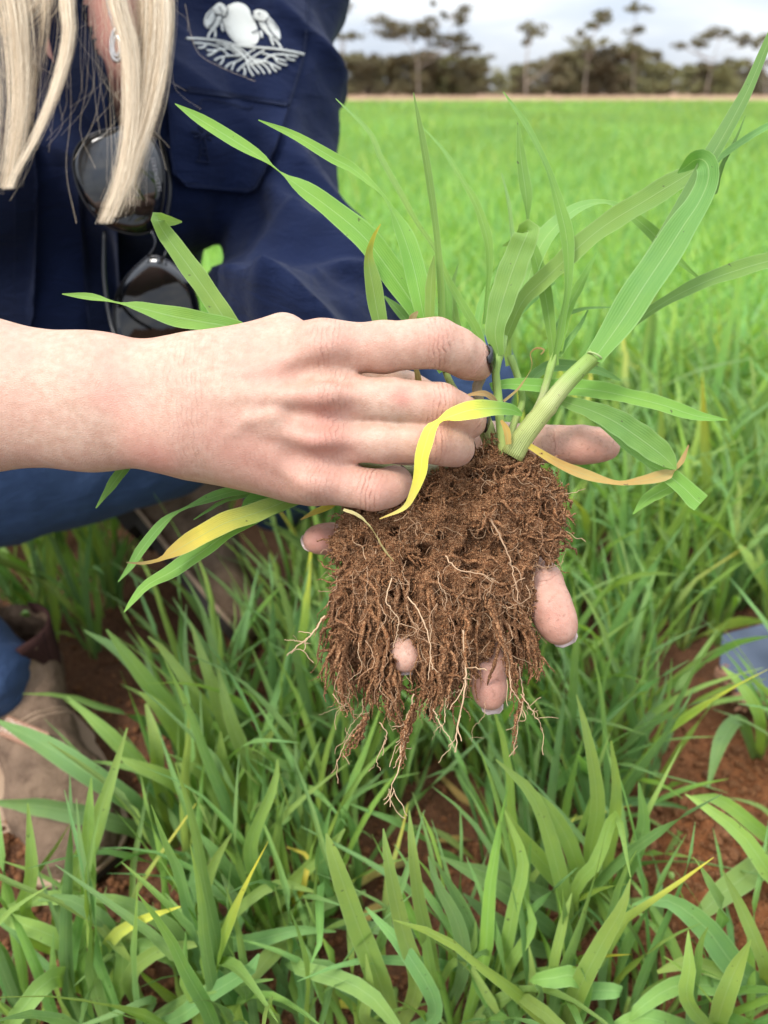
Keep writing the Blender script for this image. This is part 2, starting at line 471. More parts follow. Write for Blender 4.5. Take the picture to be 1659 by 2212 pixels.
ELASTIC = m.done(m.bsdf(m.mix(wv.outputs['Fac'], (0.030, 0.013, 0.011), (0.060, 0.026, 0.022)), 0.9, 0.15, m.bump(wv.outputs['Fac'], 0.5, 0.001)))
m = M('tan_leather'); LEATHER = m.done(m.bsdf(m.mix(m.noise(90, 4), (0.24, 0.12, 0.07), (0.36, 0.20, 0.13)), 0.6, 0.3))
m = M('dark_metal'); DMETAL = m.done(m.bsdf((0.055, 0.055, 0.06), 0.25, 0.5, Metallic=1.0))
m = M('black_plastic'); BPLASTIC = m.done(m.bsdf((0.006, 0.006, 0.007), 0.3, 0.4))
m = M('silver'); SILVER = m.done(m.bsdf((0.75, 0.74, 0.72), 0.22, 0.5, Metallic=1.0))
m = M('dark_lens'); LENS = m.done(m.bsdf((0.004, 0.004, 0.004), 0.02, 0.5, IOR=1.75))
m = M('lens_print'); PRINT = m.done(m.bsdf((0.30, 0.30, 0.31), 0.4, 0.5))

m = M('blond_hair'); t = m.attr('tone'); hn = m.noise(30.0, 3)
c = m.ramp(t, [(0.0, (0.14, 0.085, 0.045)), (0.3, (0.42, 0.295, 0.17)), (0.62, (0.66, 0.51, 0.33)), (1.0, (0.82, 0.71, 0.53))])
HAIR = m.done(m.bsdf(c, 0.38, 0.5))

def soil_mat(name, dark, mid, light, s=1.0, moist=True):
    m = M(name)
    a = m.noise(14.0 * s, 5, 0.6); b = m.noise(130.0 * s, 5, 0.7); g = m.noise(620.0 * s, 3, 0.7)
    vor = m.n('TexVoronoi', {'Scale': 420.0 * s}); m.nt.links.new(m.pos(), vor.inputs['Vector'])
    c = m.mix(m.ramp(b, [(0.3, (0, 0, 0)), (0.7, (1, 1, 1))]), dark, mid)
    c = m.mix(m.math('MULTIPLY', a, 0.55), c, m.mix(1.0, c, (1.5, 1.35, 1.2), 'MULTIPLY'))
    c = m.mix(m.math('MULTIPLY', m.math('GREATER_THAN', g, 0.60), 0.6), c, light)
    hv = m.math('ADD', m.math('MULTIPLY', vor.outputs['Distance'], -0.7), m.math('ADD', g, b))
    nb = m.bump(hv, 0.8, 0.0022)
    return m, c, nb
m, c, nb = soil_mat('ground_soil', (0.060, 0.028, 0.015), (0.135, 0.064, 0.034), (0.26, 0.15, 0.09))
dug = m.attr('dug')
c = m.mix(dug, c, m.mix(1.0, c, (1.95, 1.6, 1.2), 'MULTIPLY'))
far = m.attr('far')
c = m.mix(far, c, m.mix(m.noise(0.25, 4), (0.30, 0.18, 0.11), (0.40, 0.27, 0.17)))
SOIL = m.done(m.bsdf(c, 0.92, 0.15, nb))
m, c, nb = soil_mat('root_soil', (0.100, 0.041, 0.017), (0.230, 0.102, 0.044), (0.43, 0.23, 0.112), 2.2)
tn = m.attr('tone')
vg = m.n('TexVoronoi', {'Scale': 1900.0}); m.nt.links.new(m.pos(), vg.inputs['Vector'])
gr = m.n('SeparateXYZ', {0: vg.outputs['Color']}).outputs[0]
c = m.mix(m.ramp(gr, [(0.35, (0, 0, 0)), (0.95, (0.85, 0.85, 0.85))]), c, (0.46, 0.265, 0.140))
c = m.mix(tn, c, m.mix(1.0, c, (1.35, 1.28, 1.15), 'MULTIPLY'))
nb = m.bump(gr, 0.5, 0.0006, nb)
ROOTSOIL = m.done(m.bsdf(c, 0.88, 0.2, nb))
m = M('fine_root'); t = m.attr('tone')
FINEROOT = m.done(m.bsdf(m.mix(t, (0.28, 0.145, 0.075), (0.56, 0.39, 0.235)), 0.6, 0.3))
m, c, nb = soil_mat('clod_soil', (0.075, 0.034, 0.018), (0.155, 0.075, 0.040), (0.30, 0.17, 0.10))
rndc = m.n('ObjectInfo').outputs['Random']
CLOD = m.done(m.bsdf(m.mix(rndc, c, m.mix(1.0, c, (1.5, 1.4, 1.2), 'MULTIPLY')), 0.92, 0.15, nb))

# ------------------------------------------------------------------ leaf geometry
GREENS = [(0.222, 0.350, 0.066), (0.250, 0.376, 0.066), (0.176, 0.310, 0.078), (0.296, 0.398, 0.074), (0.146, 0.276, 0.086)]
YEL = (0.74, 0.58, 0.055); ORG = (0.52, 0.27, 0.075); BRN = (0.22, 0.105, 0.05); PALE = (0.30, 0.44, 0.16); STRAW = (0.46, 0.33, 0.18)
BLUEG = (0.165, 0.305, 0.095)
def leaf_mesh(name, pts, widths, tilt=0.0, cols=None, n=20, fold=0.16, view=True, up=None, wav=0.06, cut=False, seed=0):
    """pts world polyline, widths in metres along it, tilt = roll about the midrib (number or list), cols = colours along it"""
    pts = np.asarray(pts, float); k = len(pts)
    widths = np.broadcast_to(np.asarray(widths, float), (k,))
    tl = np.broadcast_to(np.asarray(tilt, float), (k,))
    D = catmull(np.column_stack([pts, widths, tl]), n)
    c, w, a = D[:, :3], np.maximum(D[:, 3], 0.0003), D[:, 4]
    T = np.gradient(c, axis=0); T /= np.linalg.norm(T, axis=1)[:, None] + 1e-12
    if view:
        vd = c - C0
    else:
        vd = np.tile(np.asarray(up if up is not None else (0, 0, -1.0), float), (n, 1))
    vd = vd / np.linalg.norm(vd, axis=1)[:, None]
    S = np.cross(T, vd); S /= np.linalg.norm(S, axis=1)[:, None] + 1e-9
    for i in range(1, n):
        if np.dot(S[i], S[i - 1]) < 0 and view: S[i] = -S[i]
    Nn = np.cross(S, T)
    S2 = S * np.cos(a)[:, None] + Nn * np.sin(a)[:, None]
    N2 = np.cross(S2, T)
    r = np.random.default_rng(seed + len(pts))
    xs = np.array([-1, -0.5, 0, 0.5, 1.0]); prof = np.array([1.0, 0.42, 0.0, 0.42, 1.0]) * fold
    ph = r.random(4) * 6.28
    t = np.linspace(0, 1, n)
    V = []; UVc = []
    for j, x in enumerate(xs):
        ww = wav * np.sin(t * (9 + 5 * ph[0]) + ph[1] + (x > 0) * 1.7) * abs(x)
        V.append(c + S2 * (x * w / 2)[:, None] - N2 * ((prof[j] + ww) * w)[:, None])
        UVc.append(np.column_stack([np.full(n, (x + 1) / 2), t]))
    V = np.stack(V, 1).reshape(-1, 3); UVc = np.stack(UVc, 1).reshape(-1, 2)
    i = np.arange(n - 1)[:, None] * 5; j = np.arange(4)[None, :]
    F = np.stack([i + j, i + j + 1, i + 6 + j, i + 5 + j], -1).reshape(-1, 4)
    me = mesh_from(name, V, F)
    if cols is None: cols = [GREENS[0]]
    cols = np.asarray(cols, float)
    ct = np.stack([np.interp(t, np.linspace(0, 1, len(cols)), cols[:, q]) for q in range(3)], 1)
    cc = np.repeat(ct, 5, axis=0)
    attr(me, 'Col', np.column_stack([cc, np.ones(len(cc))]), 'FLOAT_COLOR')
    uvl = me.uv_layers.new(name='UVMap')
    li = F.ravel(); uvl.data.foreach_set('uv', UVc[li].astype(np.float32).ravel())
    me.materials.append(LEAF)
    return me
def stem_mesh(name, pts, rad, cols, n=14, sides=10, nodes=()):
    D = catmull(np.column_stack([np.asarray(pts, float), np.broadcast_to(np.asarray(rad, float), (len(pts),))]), n)
    r = D[:, 3].copy(); t = np.linspace(0, 1, n)
    for nd in nodes: r *= 1 + 0.16 * np.exp(-((t - nd) / 0.03) ** 2)
    V, F = tube(D[:, :3], r, sides)
    me = mesh_from(name, V, F)
    cols = np.asarray(cols, float)
    ct = np.stack([np.interp(t, np.linspace(0, 1, len(cols)), cols[:, q]) for q in range(3)], 1)
    cc = np.repeat(ct, sides, axis=0)
    attr(me, 'Col', np.column_stack([cc, np.ones(len(cc))]), 'FLOAT_COLOR')
    uvl = me.uv_layers.new(name='UVMap')
    ids = np.zeros(len(me.loops), dtype=np.int32); me.loops.foreach_get('vertex_index', ids)
    u = np.tile(np.arange(sides) / sides, n); v = np.repeat(t, sides)
    u = np.abs(u * 2 - 1)
    uvl.data.foreach_set('uv', np.column_stack([u, v])[ids].astype(np.float32).ravel())
    me.materials.append(STEM)
    return me
# ================================================================== SETTING: ground and far trees
MOUND = G(1590, 2010); MOUND2 = G(1500, 1900); MOUND3 = G(20, 1900)
FIELD_END = 50.0
def ground_h(x, y):
    x = np.asarray(x, float); y = np.asarray(y, float)
    p = np.stack([x, y, np.zeros_like(x)], -1)
    near = np.clip(1 - (np.hypot(x, y - 0.8) - 1.3) / 1.2, 0, 1)
    h = near * (0.012 * fbm(p, 7, 3) + 0.0065 * fbm(p, 34, 3, 0.6) + 0.0035 * np.abs(fbm(p, 95, 2)))
    for (c, r, a) in ((MOUND, 0.085, 0.050), (MOUND2, 0.07, 0.028), (MOUND3, 0.06, 0.035)):
        d = np.hypot(x - c[0], y - c[1])
        m = np.exp(-(d / r) ** 2)
        h = h + m * (a + 0.010 * fbm(p, 60, 3, 0.6))
    h = h + np.clip((y - FIELD_END) / 9.0, 0, 1) ** 1.2 * 0.34
    return h
ny, nx = 430, 360
tt = np.linspace(0, 1, ny)
ys = -0.35 + 2.0 * tt + 700 * np.clip((tt - 0.62) / 0.38, 0, 1) ** 4.2
half = 1.05 + np.clip(ys - 0.5, 0, None) * 1.15
us = np.linspace(-1, 1, nx)
GX = us[None, :] * half[:, None]; GY = np.repeat(ys[:, None], nx, 1)
GZ = ground_h(GX, GY)
V = np.stack([GX, GY, GZ], -1).reshape(-1, 3)
i = np.arange(ny - 1)[:, None] * nx; j = np.arange(nx - 1)[None, :]
F = np.stack([i + j, i + j + 1, i + nx + j + 1, i + nx + j], -1).reshape(-1, 4)
me = mesh_from('ground', V, F)
dug = np.zeros(len(V))
for c, r in ((MOUND, 0.13), (MOUND2, 0.10), (G(1600, 1680), 0.10)):
    dug = np.maximum(dug, np.exp(-(np.hypot(V[:, 0] - c[0], V[:, 1] - c[1]) / r) ** 2 * 1.2))
attr(me, 'dug', dug)
attr(me, 'far', np.clip((V[:, 1] - FIELD_END + 4) / 3, 0, 1))
ground = obj('ground', me, SOIL); tag(ground, kind='structure')
def gz(x, y): return float(ground_h(np.array([x]), np.array([y]))[0])

# ---- far trees: trunk and crown each, crown = many small leaf faces in clumps
def foliage_mat(name, a, b):
    m = M(name); r = m.n('ObjectInfo').outputs['Random']
    n = m.noise(1.1, 3, 0.6)
    c = m.mix(n, a, b)
    hs = m.n('HueSaturation', {'Hue': m.math('MULTIPLY_ADD', r, 0.06, 0.475), 'Value': m.math('MULTIPLY_ADD', r, 0.75, 0.62), 'Color': c})
    return m.done(m.bsdf(hs.outputs[0], 0.7, 0.25))
GUM = foliage_mat('mallee_leaves', (0.120, 0.106, 0.052), (0.245, 0.210, 0.105))
GUM2 = foliage_mat('gum_leaves', (0.110, 0.102, 0.048), (0.215, 0.190, 0.088))
m = M('gum_bark'); BARK = m.done(m.bsdf(m.mix(m.noise(3.0, 4), (0.22, 0.17, 0.13), (0.42, 0.36, 0.30)), 0.85, 0.2))
m = M('grey_bark'); BARK2 = m.done(m.bsdf(m.mix(m.noise(3.0, 4), (0.10, 0.075, 0.055), (0.20, 0.155, 0.12)), 0.85, 0.2))
def leaf_cloud(clumps, size, r):
    """clumps: (centre, radii, count) -> quads"""
    Vs = []
    for c, rad, cnt in clumps:
        u = r.normal(size=(cnt, 3)); u /= np.linalg.norm(u, axis=1)[:, None]
        rr = r.random(cnt) ** 0.45
        p = np.asarray(c) + u * rr[:, None] * np.asarray(rad) * (1 + 0.25 * r.normal(size=(cnt, 1)))
        a = r.normal(size=(cnt, 3)); a /= np.linalg.norm(a, axis=1)[:, None]
        b = np.cross(a, r.normal(size=(cnt, 3))); b /= np.linalg.norm(b, axis=1)[:, None]
        s = size * (0.6 + 0.8 * r.random((cnt, 1)))
        Vs.append(np.stack([p - a * s, p - b * s * 0.45, p + a * s, p + b * s * 0.45], 1))
    V = np.concatenate(Vs).reshape(-1, 3)
    return V, np.arange(len(V)).reshape(-1, 4)
def join(parts):
    V = []; F = []; n = 0
    for v, f in parts:
        V.append(np.asarray(v)); F += [tuple(int(q) + n for q in ff) for ff in f]; n += len(v)
    return np.vstack(V), F
# mallee bush variants (unit: metres, base at origin)
def mallee_variant(seed, h, w):
    r = np.random.default_rng(seed)
    cl_ = []; tr = []
    ns = 5 + seed % 3
    for s in range(ns):
        a = r.random() * 6.28; lean = (0.25 + 0.5 * r.random()) * w * 0.5
        top = np.array([math.cos(a) * lean, math.sin(a) * lean, h * (0.50 + 0.36 * r.random())])
        midp = top * np.array([0.45, 0.45, 0.5]) + r.normal(size=3) * 0.08
        p = catmull(np.array([[0.1 * math.cos(a), 0.1 * math.sin(a), -0.2], midp, top]), 7)
        tr.append(tube(p, np.linspace(0.07, 0.025, 7), 6))
        # rounded crowns of different sizes, each broken into small clumps
        R0 = w * (0.16 + 0.13 * r.random())
        for q in range(9):
            u = r.normal(size=3); u /= np.linalg.norm(u); u[2] = abs(u[2]) * 0.9 - 0.15
            c = top + u * R0 * np.array([1, 1, 0.75]) * (0.55 + 0.5 * r.random())
            cl_.append((c, np.array([0.5, 0.5, 0.36]) * R0 * (0.55 + 0.5 * r.random()), 52))
        for q in range(2):
            c = midp + r.normal(size=3) * np.array([0.4, 0.4, 0.2]) * w * 0.5; c[2] = max(c[2], 0.35)
            cl_.append((c, np.array([0.5, 0.5, 0.4]) * w * 0.34, 100))
    for q in range(7):
        a = r.random() * 6.28; cl_.append((np.array([math.cos(a) * w * 0.38, math.sin(a) * w * 0.38, 0.3 + 0.5 * r.random()]), np.array([0.5, 0.5, 0.32]) * w * 0.36, 100))
    V, F = leaf_cloud(cl_, 0.135, r)
    tv, tf = join(tr)
    return mesh_from('crown', V, F), mesh_from('trunk', tv, tf)
variants = [mallee_variant(s, 4.0, 4.2) for s in (1, 2, 3, 4, 5, 6, 7)]
tops = [(300, 120), (760, 122), (800, 118), (850, 122), (905, 126), (955, 127), (1005, 118), (1050, 132), (1085, 150), (1130, 152), (1180, 122),
        (1230, 106), (1285, 116), (1340, 116), (1375, 114), (1410, 132), (1455, 141), (1505, 150), (1560, 136), (1620, 140), (1665, 146), (2000, 140)]
tx = [t[0] for t in tops]; ty = [t[1] for t in tops]
r = np.random.default_rng(5)
kk = 0
bx_ = 330
while bx_ < 2050:
    for row in (0, 1):
        px = bx_ + r.normal() * 12 + row * 24
        Y = 61.5 + row * 4.5 + r.random() * 2.0
        base = AY(px, 210, Y); zb = gz(base[0], Y)
        top = AY(px, np.interp(px, tx, ty) + (0 if row == 0 else -3) + r.random() * 34 - 24, Y)
        h = max(top[2] - zb, 1.6)
        cme, tme = variants[int(r.integers(0, 7))]
        t = empty('mallee_tree', (base[0], Y, zb))
        t.rotation_euler = (0, 0, r.random() * 6.28)
        s = h / 4.0; sw = s * (0.85 + 0.45 * r.random())
        t.scale = (sw, sw, s)
        o = bpy.data.objects.new('trunk', tme); COL.objects.link(o); o.parent = t
        if not tme.materials: tme.materials.append(BARK2)
        o = bpy.data.objects.new('crown', cme); COL.objects.link(o); o.parent = t
        if not cme.materials: cme.materials.append(GUM)
        tag(t, 'low dense olive brown mallee tree in the row along the far field edge', 'tree', 'low mallee trees in the far row')
        kk += 1
    bx_ += 46 + r.random() * 10

def tall_gum(trunks, clumps, Y, label, seed, bark=None):
    """trunks: pixel polylines with widths; clumps: (px, py, rx, ry)"""
    r = np.random.default_rng(seed)
    mpp = Y / 1626.0 / 1.0
    b = AY(trunks[0][0][0], trunks[0][0][1], Y); zb = gz(b[0], Y)
    t = empty('gum_tree', (b[0], Y, zb))
    tr = []
    for line in trunks:
        p = np.array([AY(q[0], q[1], Y + (q[3] if len(q) > 3 else 0)) for q in line])
        if line is trunks[0]: p[0, 2] = zb - 0.15
        w = np.array([q[2] for q in line]) * Y * 0.50 / 1626 / 2
        D = catmull(np.column_stack([p, w]), 10)
        tr.append(tube(D[:, :3], D[:, 3], 7))
    for (px, py, rx, ry) in clumps:                      # a limb up to every tuft
        allp = [q for line in trunks for q in line]
        src = min(allp, key=lambda q: abs(q[0] - px) + (abs(q[1] - py) if q[1] > py else 400))
        for q in range(3):
            e = AY(px + r.normal() * rx * 0.5, py + r.normal() * ry * 0.3, Y + r.normal() * 0.3); s0 = AY(src[0], src[1], Y)
            mid_ = (s0 + e) / 2 + np.array([r.normal() * 0.15, r.normal() * 0.15, -0.1])
            tr.append(tube(catmull(np.array([s0, mid_, e]), 6), np.linspace(0.035, 0.012, 6), 5))
    V, F = join(tr); obj('trunk', mesh_from('trunk', V, F), bark or BARK, t)
    cl_ = []
    for (px, py, rx, ry) in clumps:
        k = Y * 1.0 / 1626 * 0.92
        c = AY(px, py, Y + r.normal() * 0.5)
        for q in range(13):
            cc = c + np.array([r.normal() * rx * 0.62 * k, r.normal() * rx * 0.5 * k, r.normal() * ry * 0.62 * k])
            cl_.append((cc, np.array([rx, rx * 0.9, ry]) * k * (0.26 + 0.34 * r.random()), int(14 + rx * 0.8)))
    V, F = leaf_cloud(cl_, 0.125, r)
    obj('crown', mesh_from('crown', V, F), GUM2, t)
    tag(t, label, 'tree', 'tall gum trees rising above the far row')
tall_gum([[(905, 205, 7), (900, 130, 5), (880, 90, 3), (855, 62, 2)], [(902, 140, 4), (925, 85, 3), (930, 55, 2)], [(900, 150, 4), (960, 105, 3), (978, 40, 2)], [(915, 120, 3), (985, 95, 2), (1010, 105, 2)]],
         [(850, 58, 40, 16), (868, 70, 30, 10), (928, 52, 28, 16), (918, 70, 24, 12), (980, 28, 25, 16), (972, 85, 28, 10), (1005, 105, 28, 12), (960, 88, 20, 10)], 59.5,
         'tall gum tree with several wide dark leaf clumps on a forked trunk', 1)
tall_gum([[(1137, 205, 8), (1136, 150, 6), (1143, 90, 4), (1150, 70, 2)], [(1137, 180, 6), (1165, 160, 4), (1188, 140, 3), (1200, 120, 2)]],
         [(1150, 68, 21, 11), (1140, 88, 12, 5)], 58.5, 'slender pale trunked gum tree with one small round tuft on top', 2)
tall_gum([[(1262, 205, 6), (1268, 140, 4), (1278, 90, 3), (1300, 35, 2)], [(1270, 130, 3), (1285, 60, 2)]],
         [(1275, 92, 24, 9), (1285, 55, 18, 6), (1310, 30, 18, 6), (1300, 42, 12, 5), (1255, 70, 9, 4)], 60.0, 'spindly gum tree with several thin flat leaf tufts', 3)
tall_gum([[(1368, 205, 5), (1370, 130, 4), (1372, 60, 3), (1375, 18, 2)]],
         [(1375, 16, 19, 6), (1370, 66, 14, 6), (1366, 103, 18, 9)], 60.5, 'thin straight gum tree with three tufts stacked on its stem', 4)
tall_gum([[(1525, 205, 5), (1540, 130, 3), (1555, 85, 2)], [(1535, 150, 3), (1500, 95, 2)], [(1540, 130, 2), (1600, 95, 2)]],
         [(1552, 72, 32, 9), (1505, 94, 16, 6), (1610, 91, 22, 7), (1470, 97, 12, 4)], 60.0, 'gum tree with flat spreading tufts above the low trees', 5)
tall_gum([[(1655, 205, 5), (1656, 120, 3), (1662, 82, 2)]], [(1665, 80, 20, 7)], 60.0, 'gum tree with one flat tuft standing past the spreading one', 6)
tall_gum([[(735, 205, 7), (738, 120, 5), (735, 60, 3), (728, 14, 2)]], [(728, 12, 24, 9), (752, 76, 18, 6), (690, 30, 30, 12)], 60.0,
         'tall gum tree half hidden behind the navy sleeve', 7)
# ================================================================== PERSON
person = empty('person', tuple(G(250, 1500)))
tag(person, 'person in navy work shirt, jeans and suede boots squatting and holding the uprooted wheat', 'person')

def skin_mesh(V, F, joints, reds):
    """V in camera metres; joints: (pos, axis, reach, strength); reds: (pos, r, strength)"""
    u = np.zeros(len(V)); mk = np.zeros(len(V)); rd = np.zeros(len(V))
    for (p, ax, rad, st, half) in joints:
        d = V - p; a = ax / np.linalg.norm(ax)
        s = d @ a; rr = np.linalg.norm(d - s[:, None] * a, axis=1)
        w = st * np.exp(-(s / half) ** 2) * (rr < rad * 1.9) * np.clip(1.9 - rr / rad, 0, 1)
        up = w > mk
        u[up] = s[up] * 1000; mk = np.maximum(mk, w)
    for (p, rad, st) in reds:
        rd = np.maximum(rd, st * np.exp(-(np.linalg.norm(V - p, axis=1) / rad) ** 2))
    return u, mk, np.clip(rd, 0, 1)

S_ = 0.35 / FPX
def R(px, d=0.35): return px * d / FPX
# ---------------- right hand and forearm (back of the hand to the camera)
fl = Field(K(-420, 1170, 0.30), K(1110, 640, 0.43), 0.0011)
fl = Field(np.minimum(K(-420, 1170, 0.40), K(-420, 1170, 0.30)), np.maximum(K(1110, 640, 0.42), K(1110, 640, 0.30)), 0.00112)
palm = fl.new()
d0 = 0.350
fl.cone(palm, K(-420, 830, 0.385), K(-60, 852, 0.366), R(190), R(166), 0.0, 0.80)
fl.cone(palm, K(-60, 852, 0.366), K(200, 868, 0.360), R(166), R(143), 0.01, 0.74)
fl.cone(palm, K(200, 868, 0.360), K(385, 876, 0.357), R(143), R(131), 0.01, 0.66)
fl.cone(palm, K(370, 874, 0.357), K(470, 876, 0.356), R(131), R(133), 0.01, 0.62)
# ulna head (little finger side) and radius edge
fl.cone(palm, K(345, 935, 0.352), K(375, 940, 0.352), R(58), R(56), 0.012)
# metacarpals
fl.cone(palm, K(420, 800, 0.356), K(690, 757, 0.351), R(62), R(55), 0.014)
fl.cone(palm, K(420, 850, 0.352), K(700, 858, 0.347), R(62), R(54), 0.014)
fl.cone(palm, K(420, 905, 0.353), K(692, 950, 0.349), R(62), R(51), 0.014)
fl.cone(palm, K(420, 950, 0.358), K(672, 1030, 0.356), R(62), R(50), 0.014)
fl.cone(palm, K(470, 900, 0.372), K(650, 920, 0.372), R(110), R(105), 0.016)
# muscle between thumb and index, thumb root behind
fl.cone(palm, K(455, 800, 0.362), K(612, 728, 0.362), R(60), R(51), 0.012)
fl.cone(palm, K(470, 790, 0.375), K(640, 770, 0.392), R(62), R(50), 0.012)
# heel of the hand on the little finger side
fl.cone(palm, K(440, 960, 0.366), K(640, 1030, 0.366), R(60), R(52), 0.012)
# knuckles
for (x, y, d, rr) in ((708, 750, 0.3390, 32), (712, 858, 0.3358, 34), (700, 950, 0.3388, 28), (690, 1040, 0.3442, 28)):
    fl.cone(palm, K(x, y, d), K(x - 12, y, d), R(rr), R(rr), 0.010)
# tendons
for (a, b, ra) in (((430, 845, 0.3440), (690, 762, 0.3370), 8), ((430, 858, 0.3415), (695, 858, 0.3330), 9), ((430, 878, 0.3430), (685, 945, 0.3360), 8), ((450, 905, 0.3480), (665, 1027, 0.3432), 7)):
    fl.cone(palm, K(*a), K(*b), R(ra), R(ra + 2), 0.0075)
# veins
def vein(pts, r0):
    P_ = [K(p[0], p[1], p[2] + 0.0013) for p in pts]
    for a, b in zip(P_[:-1], P_[1:]): fl.cone(palm, a, b, R(r0), R(r0), 0.0045)
vein([(470, 960, 0.3440), (505, 930, 0.3385), (540, 905, 0.3358), (590, 900, 0.3342), (640, 915, 0.3342), (690, 908, 0.336)], 5)
vein([(540, 905, 0.3360), (520, 870, 0.3375), (470, 855, 0.3405)], 5)
# fingers (each welded to the palm on its own, so neighbours keep a crease)
fingers = {
    'index': [((700, 752, 0.350), 54), ((830, 750, 0.346), 53), ((895, 744, 0.344), 49), ((942, 741, 0.3445), 51), ((985, 757, 0.349), 46), ((1012, 774, 0.355), 43), ((1032, 788, 0.361), 35)],
    'middle': [((705, 860, 0.346), 53), ((847, 867, 0.343), 48), ((900, 872, 0.343), 45), ((950, 877, 0.344), 47), ((985, 893, 0.350), 43), ((1008, 905, 0.355), 40), ((1018, 912, 0.361), 33)],
    'ring': [((695, 952, 0.348), 50), ((830, 955, 0.345), 43.5), ((890, 955, 0.345), 41), ((935, 955, 0.346), 43), ((965, 963, 0.351), 40.5), ((985, 968, 0.357), 37), ((990, 972, 0.363), 30)],
    'little': [((685, 1033, 0.355), 49), ((760, 1050, 0.351), 42), ((806, 1059, 0.348), 42), ((838, 1054, 0.352), 39), ((853, 1044, 0.358), 35), ((858, 1036, 0.366), 29)],
    'thumb': [((620, 770, 0.388), 52), ((760, 800, 0.402), 46), ((880, 850, 0.408), 44), ((965, 880, 0.405), 38)],
}
tot = palm.copy()
for nm, ch in fingers.items():
    f = palm.copy(); g = fl.new()
    fl.chain(g, [(K(*p), R(r_, p[2])) for p, r_ in ch], 0.004)
    both = smin(palm, g, 0.010)
    tot = smin(tot, both, 0.0009)
for (x, y, d) in ((705, 803, 0.3335), (700, 905, 0.3325), (690, 996, 0.337)):
    fl.cone(tot, K(x - 60, y, d - 0.001), K(x + 50, y, d - 0.0005), R(7), R(11), 0.010, sub=True)
# web between index and middle
V, F = surface_nets(fl, tot)
V = relax(V, F, 2, 0.5)
joints = []; reds = []
for nm, ch in fingers.items():
    if nm == 'thumb': continue
    ip = 3 if nm != 'little' else 2
    a = K(*ch[ip - 1][0]); b = K(*ch[ip][0]); c = K(*ch[min(ip + 1, len(ch) - 1)][0])
    joints.append((b, b - a, R(50), 0.85, 0.0052))
    di = len(ch) - 2
    joints.append((K(*ch[di][0]), K(*ch[di][0]) - K(*ch[di - 1][0]), R(42), 0.55, 0.0026))
    joints.append((K(*ch[0][0]) + np.array([0.004, 0, -0.008]), K(*ch[1][0]) - K(*ch[0][0]), R(52), 0.36, 0.0095))
    reds.append((K(ch[0][0][0], ch[0][0][1], ch[0][0][2] - 0.012), 0.013, 0.55))
    reds.append((b + np.array([0, 0, -0.010]), 0.011, 0.42))
    reds.append((K(*ch[-1][0]), 0.012, 0.45))
joints.append((K(405, 860, 0.335), np.array([1, 0, 0]), R(150), 0.24, 0.016))
joints.append((K(560, 1000, 0.345), np.array([1, 0.25, 0]), R(80), 0.20, 0.012))
reds += [(K(350, 985, 0.345), 0.016, 0.6), (K(560, 1010, 0.34), 0.024, 0.42), (K(870, 858, 0.333), 0.0045, 0.8), (K(640, 1030, 0.343), 0.022, 0.45), (K(250, 880, 0.33), 0.018, 0.28)]
cu, cm_, rd = skin_mesh(V, F, joints, reds)
tipd = np.clip((topx(c2w(V))[:, 0] - 760) / 200, 0, 1) * 0.25
BV, BF, BU, BM, BR, BD = [c2w(V)], [F], [cu], [cm_], [rd], [tipd]; nb_ = len(V)

# ---------------- left hand under the roots (palm to the camera) and its forearm
lo = np.array([K(560, 0, 0.42)[0] - 0.03, K(0, 1580, 0.40)[1], 0.325]); hi = np.array([K(1370, 0, 0.40)[0], K(0, 700, 0.5)[1] + 0.02, 0.600])
fl = Field(lo, hi, 0.00125)
palm = fl.new()
def L(px, d): return px * d / FPX
fl.cone(palm, K(600, 800, 0.59), K(800, 930, 0.462), 0.036, 0.027, 0.0)
fl.cone(palm, K(800, 930, 0.462), K(930, 1010, 0.425), 0.027, 0.026, 0.012)
fl.cone(palm, K(930, 1010, 0.423), K(1060, 1190, 0.412), 0.025, 0.014, 0.012)
fl.cone(palm, K(930, 1010, 0.424), K(980, 1220, 0.414), 0.025, 0.014, 0.012)
fl.cone(palm, K(920, 1030, 0.424), K(890, 1225, 0.414), 0.025, 0.013, 0.012)
fl.cone(palm, K(900, 1040, 0.424), K(810, 1180, 0.414), 0.024, 0.013, 0.012)
fl.cone(palm, K(950, 1020, 0.418), K(1070, 975, 0.402), 0.024, 0.013, 0.012)
lf = {
    'thumb': [((1060, 965, 0.404), 52), ((1150, 958, 0.392), 42), ((1205, 960, 0.389), 38), ((1255, 961, 0.387), 40), ((1292, 962, 0.387), 35), ((1312, 966, 0.388), 27)],
    'index': [((1060, 1150, 0.414), 56), ((1125, 1205, 0.396), 48), ((1168, 1258, 0.382), 45), ((1186, 1305, 0.376), 45), ((1202, 1343, 0.374), 42), ((1208, 1356, 0.374), 36)],
    'middle': [((985, 1200, 0.414), 54), ((1025, 1300, 0.396), 46), ((1046, 1380, 0.384), 40), ((1052, 1440, 0.379), 38), ((1057, 1488, 0.377), 36), ((1058, 1502, 0.377), 31)],
    'ring': [((890, 1210, 0.416), 52), ((880, 1310, 0.402), 42), ((876, 1370, 0.378), 35), ((875, 1412, 0.364), 31), ((876, 1424, 0.362), 28)],
    'little': [((820, 1170, 0.416), 48), ((760, 1168, 0.402), 36), ((715, 1164, 0.394), 32), ((690, 1165, 0.391), 29), ((682, 1166, 0.391), 26)],
}
tot = palm.copy()
for nm, ch in lf.items():
    g = fl.new()
    fl.chain(g, [(K(*p), R(r_, p[2])) for p, r_ in ch], 0.004)
    tot = smin(tot, smin(palm, g, 0.008), 0.0009)
V, F = surface_nets(fl, tot)
V = relax(V, F, 3, 0.5)
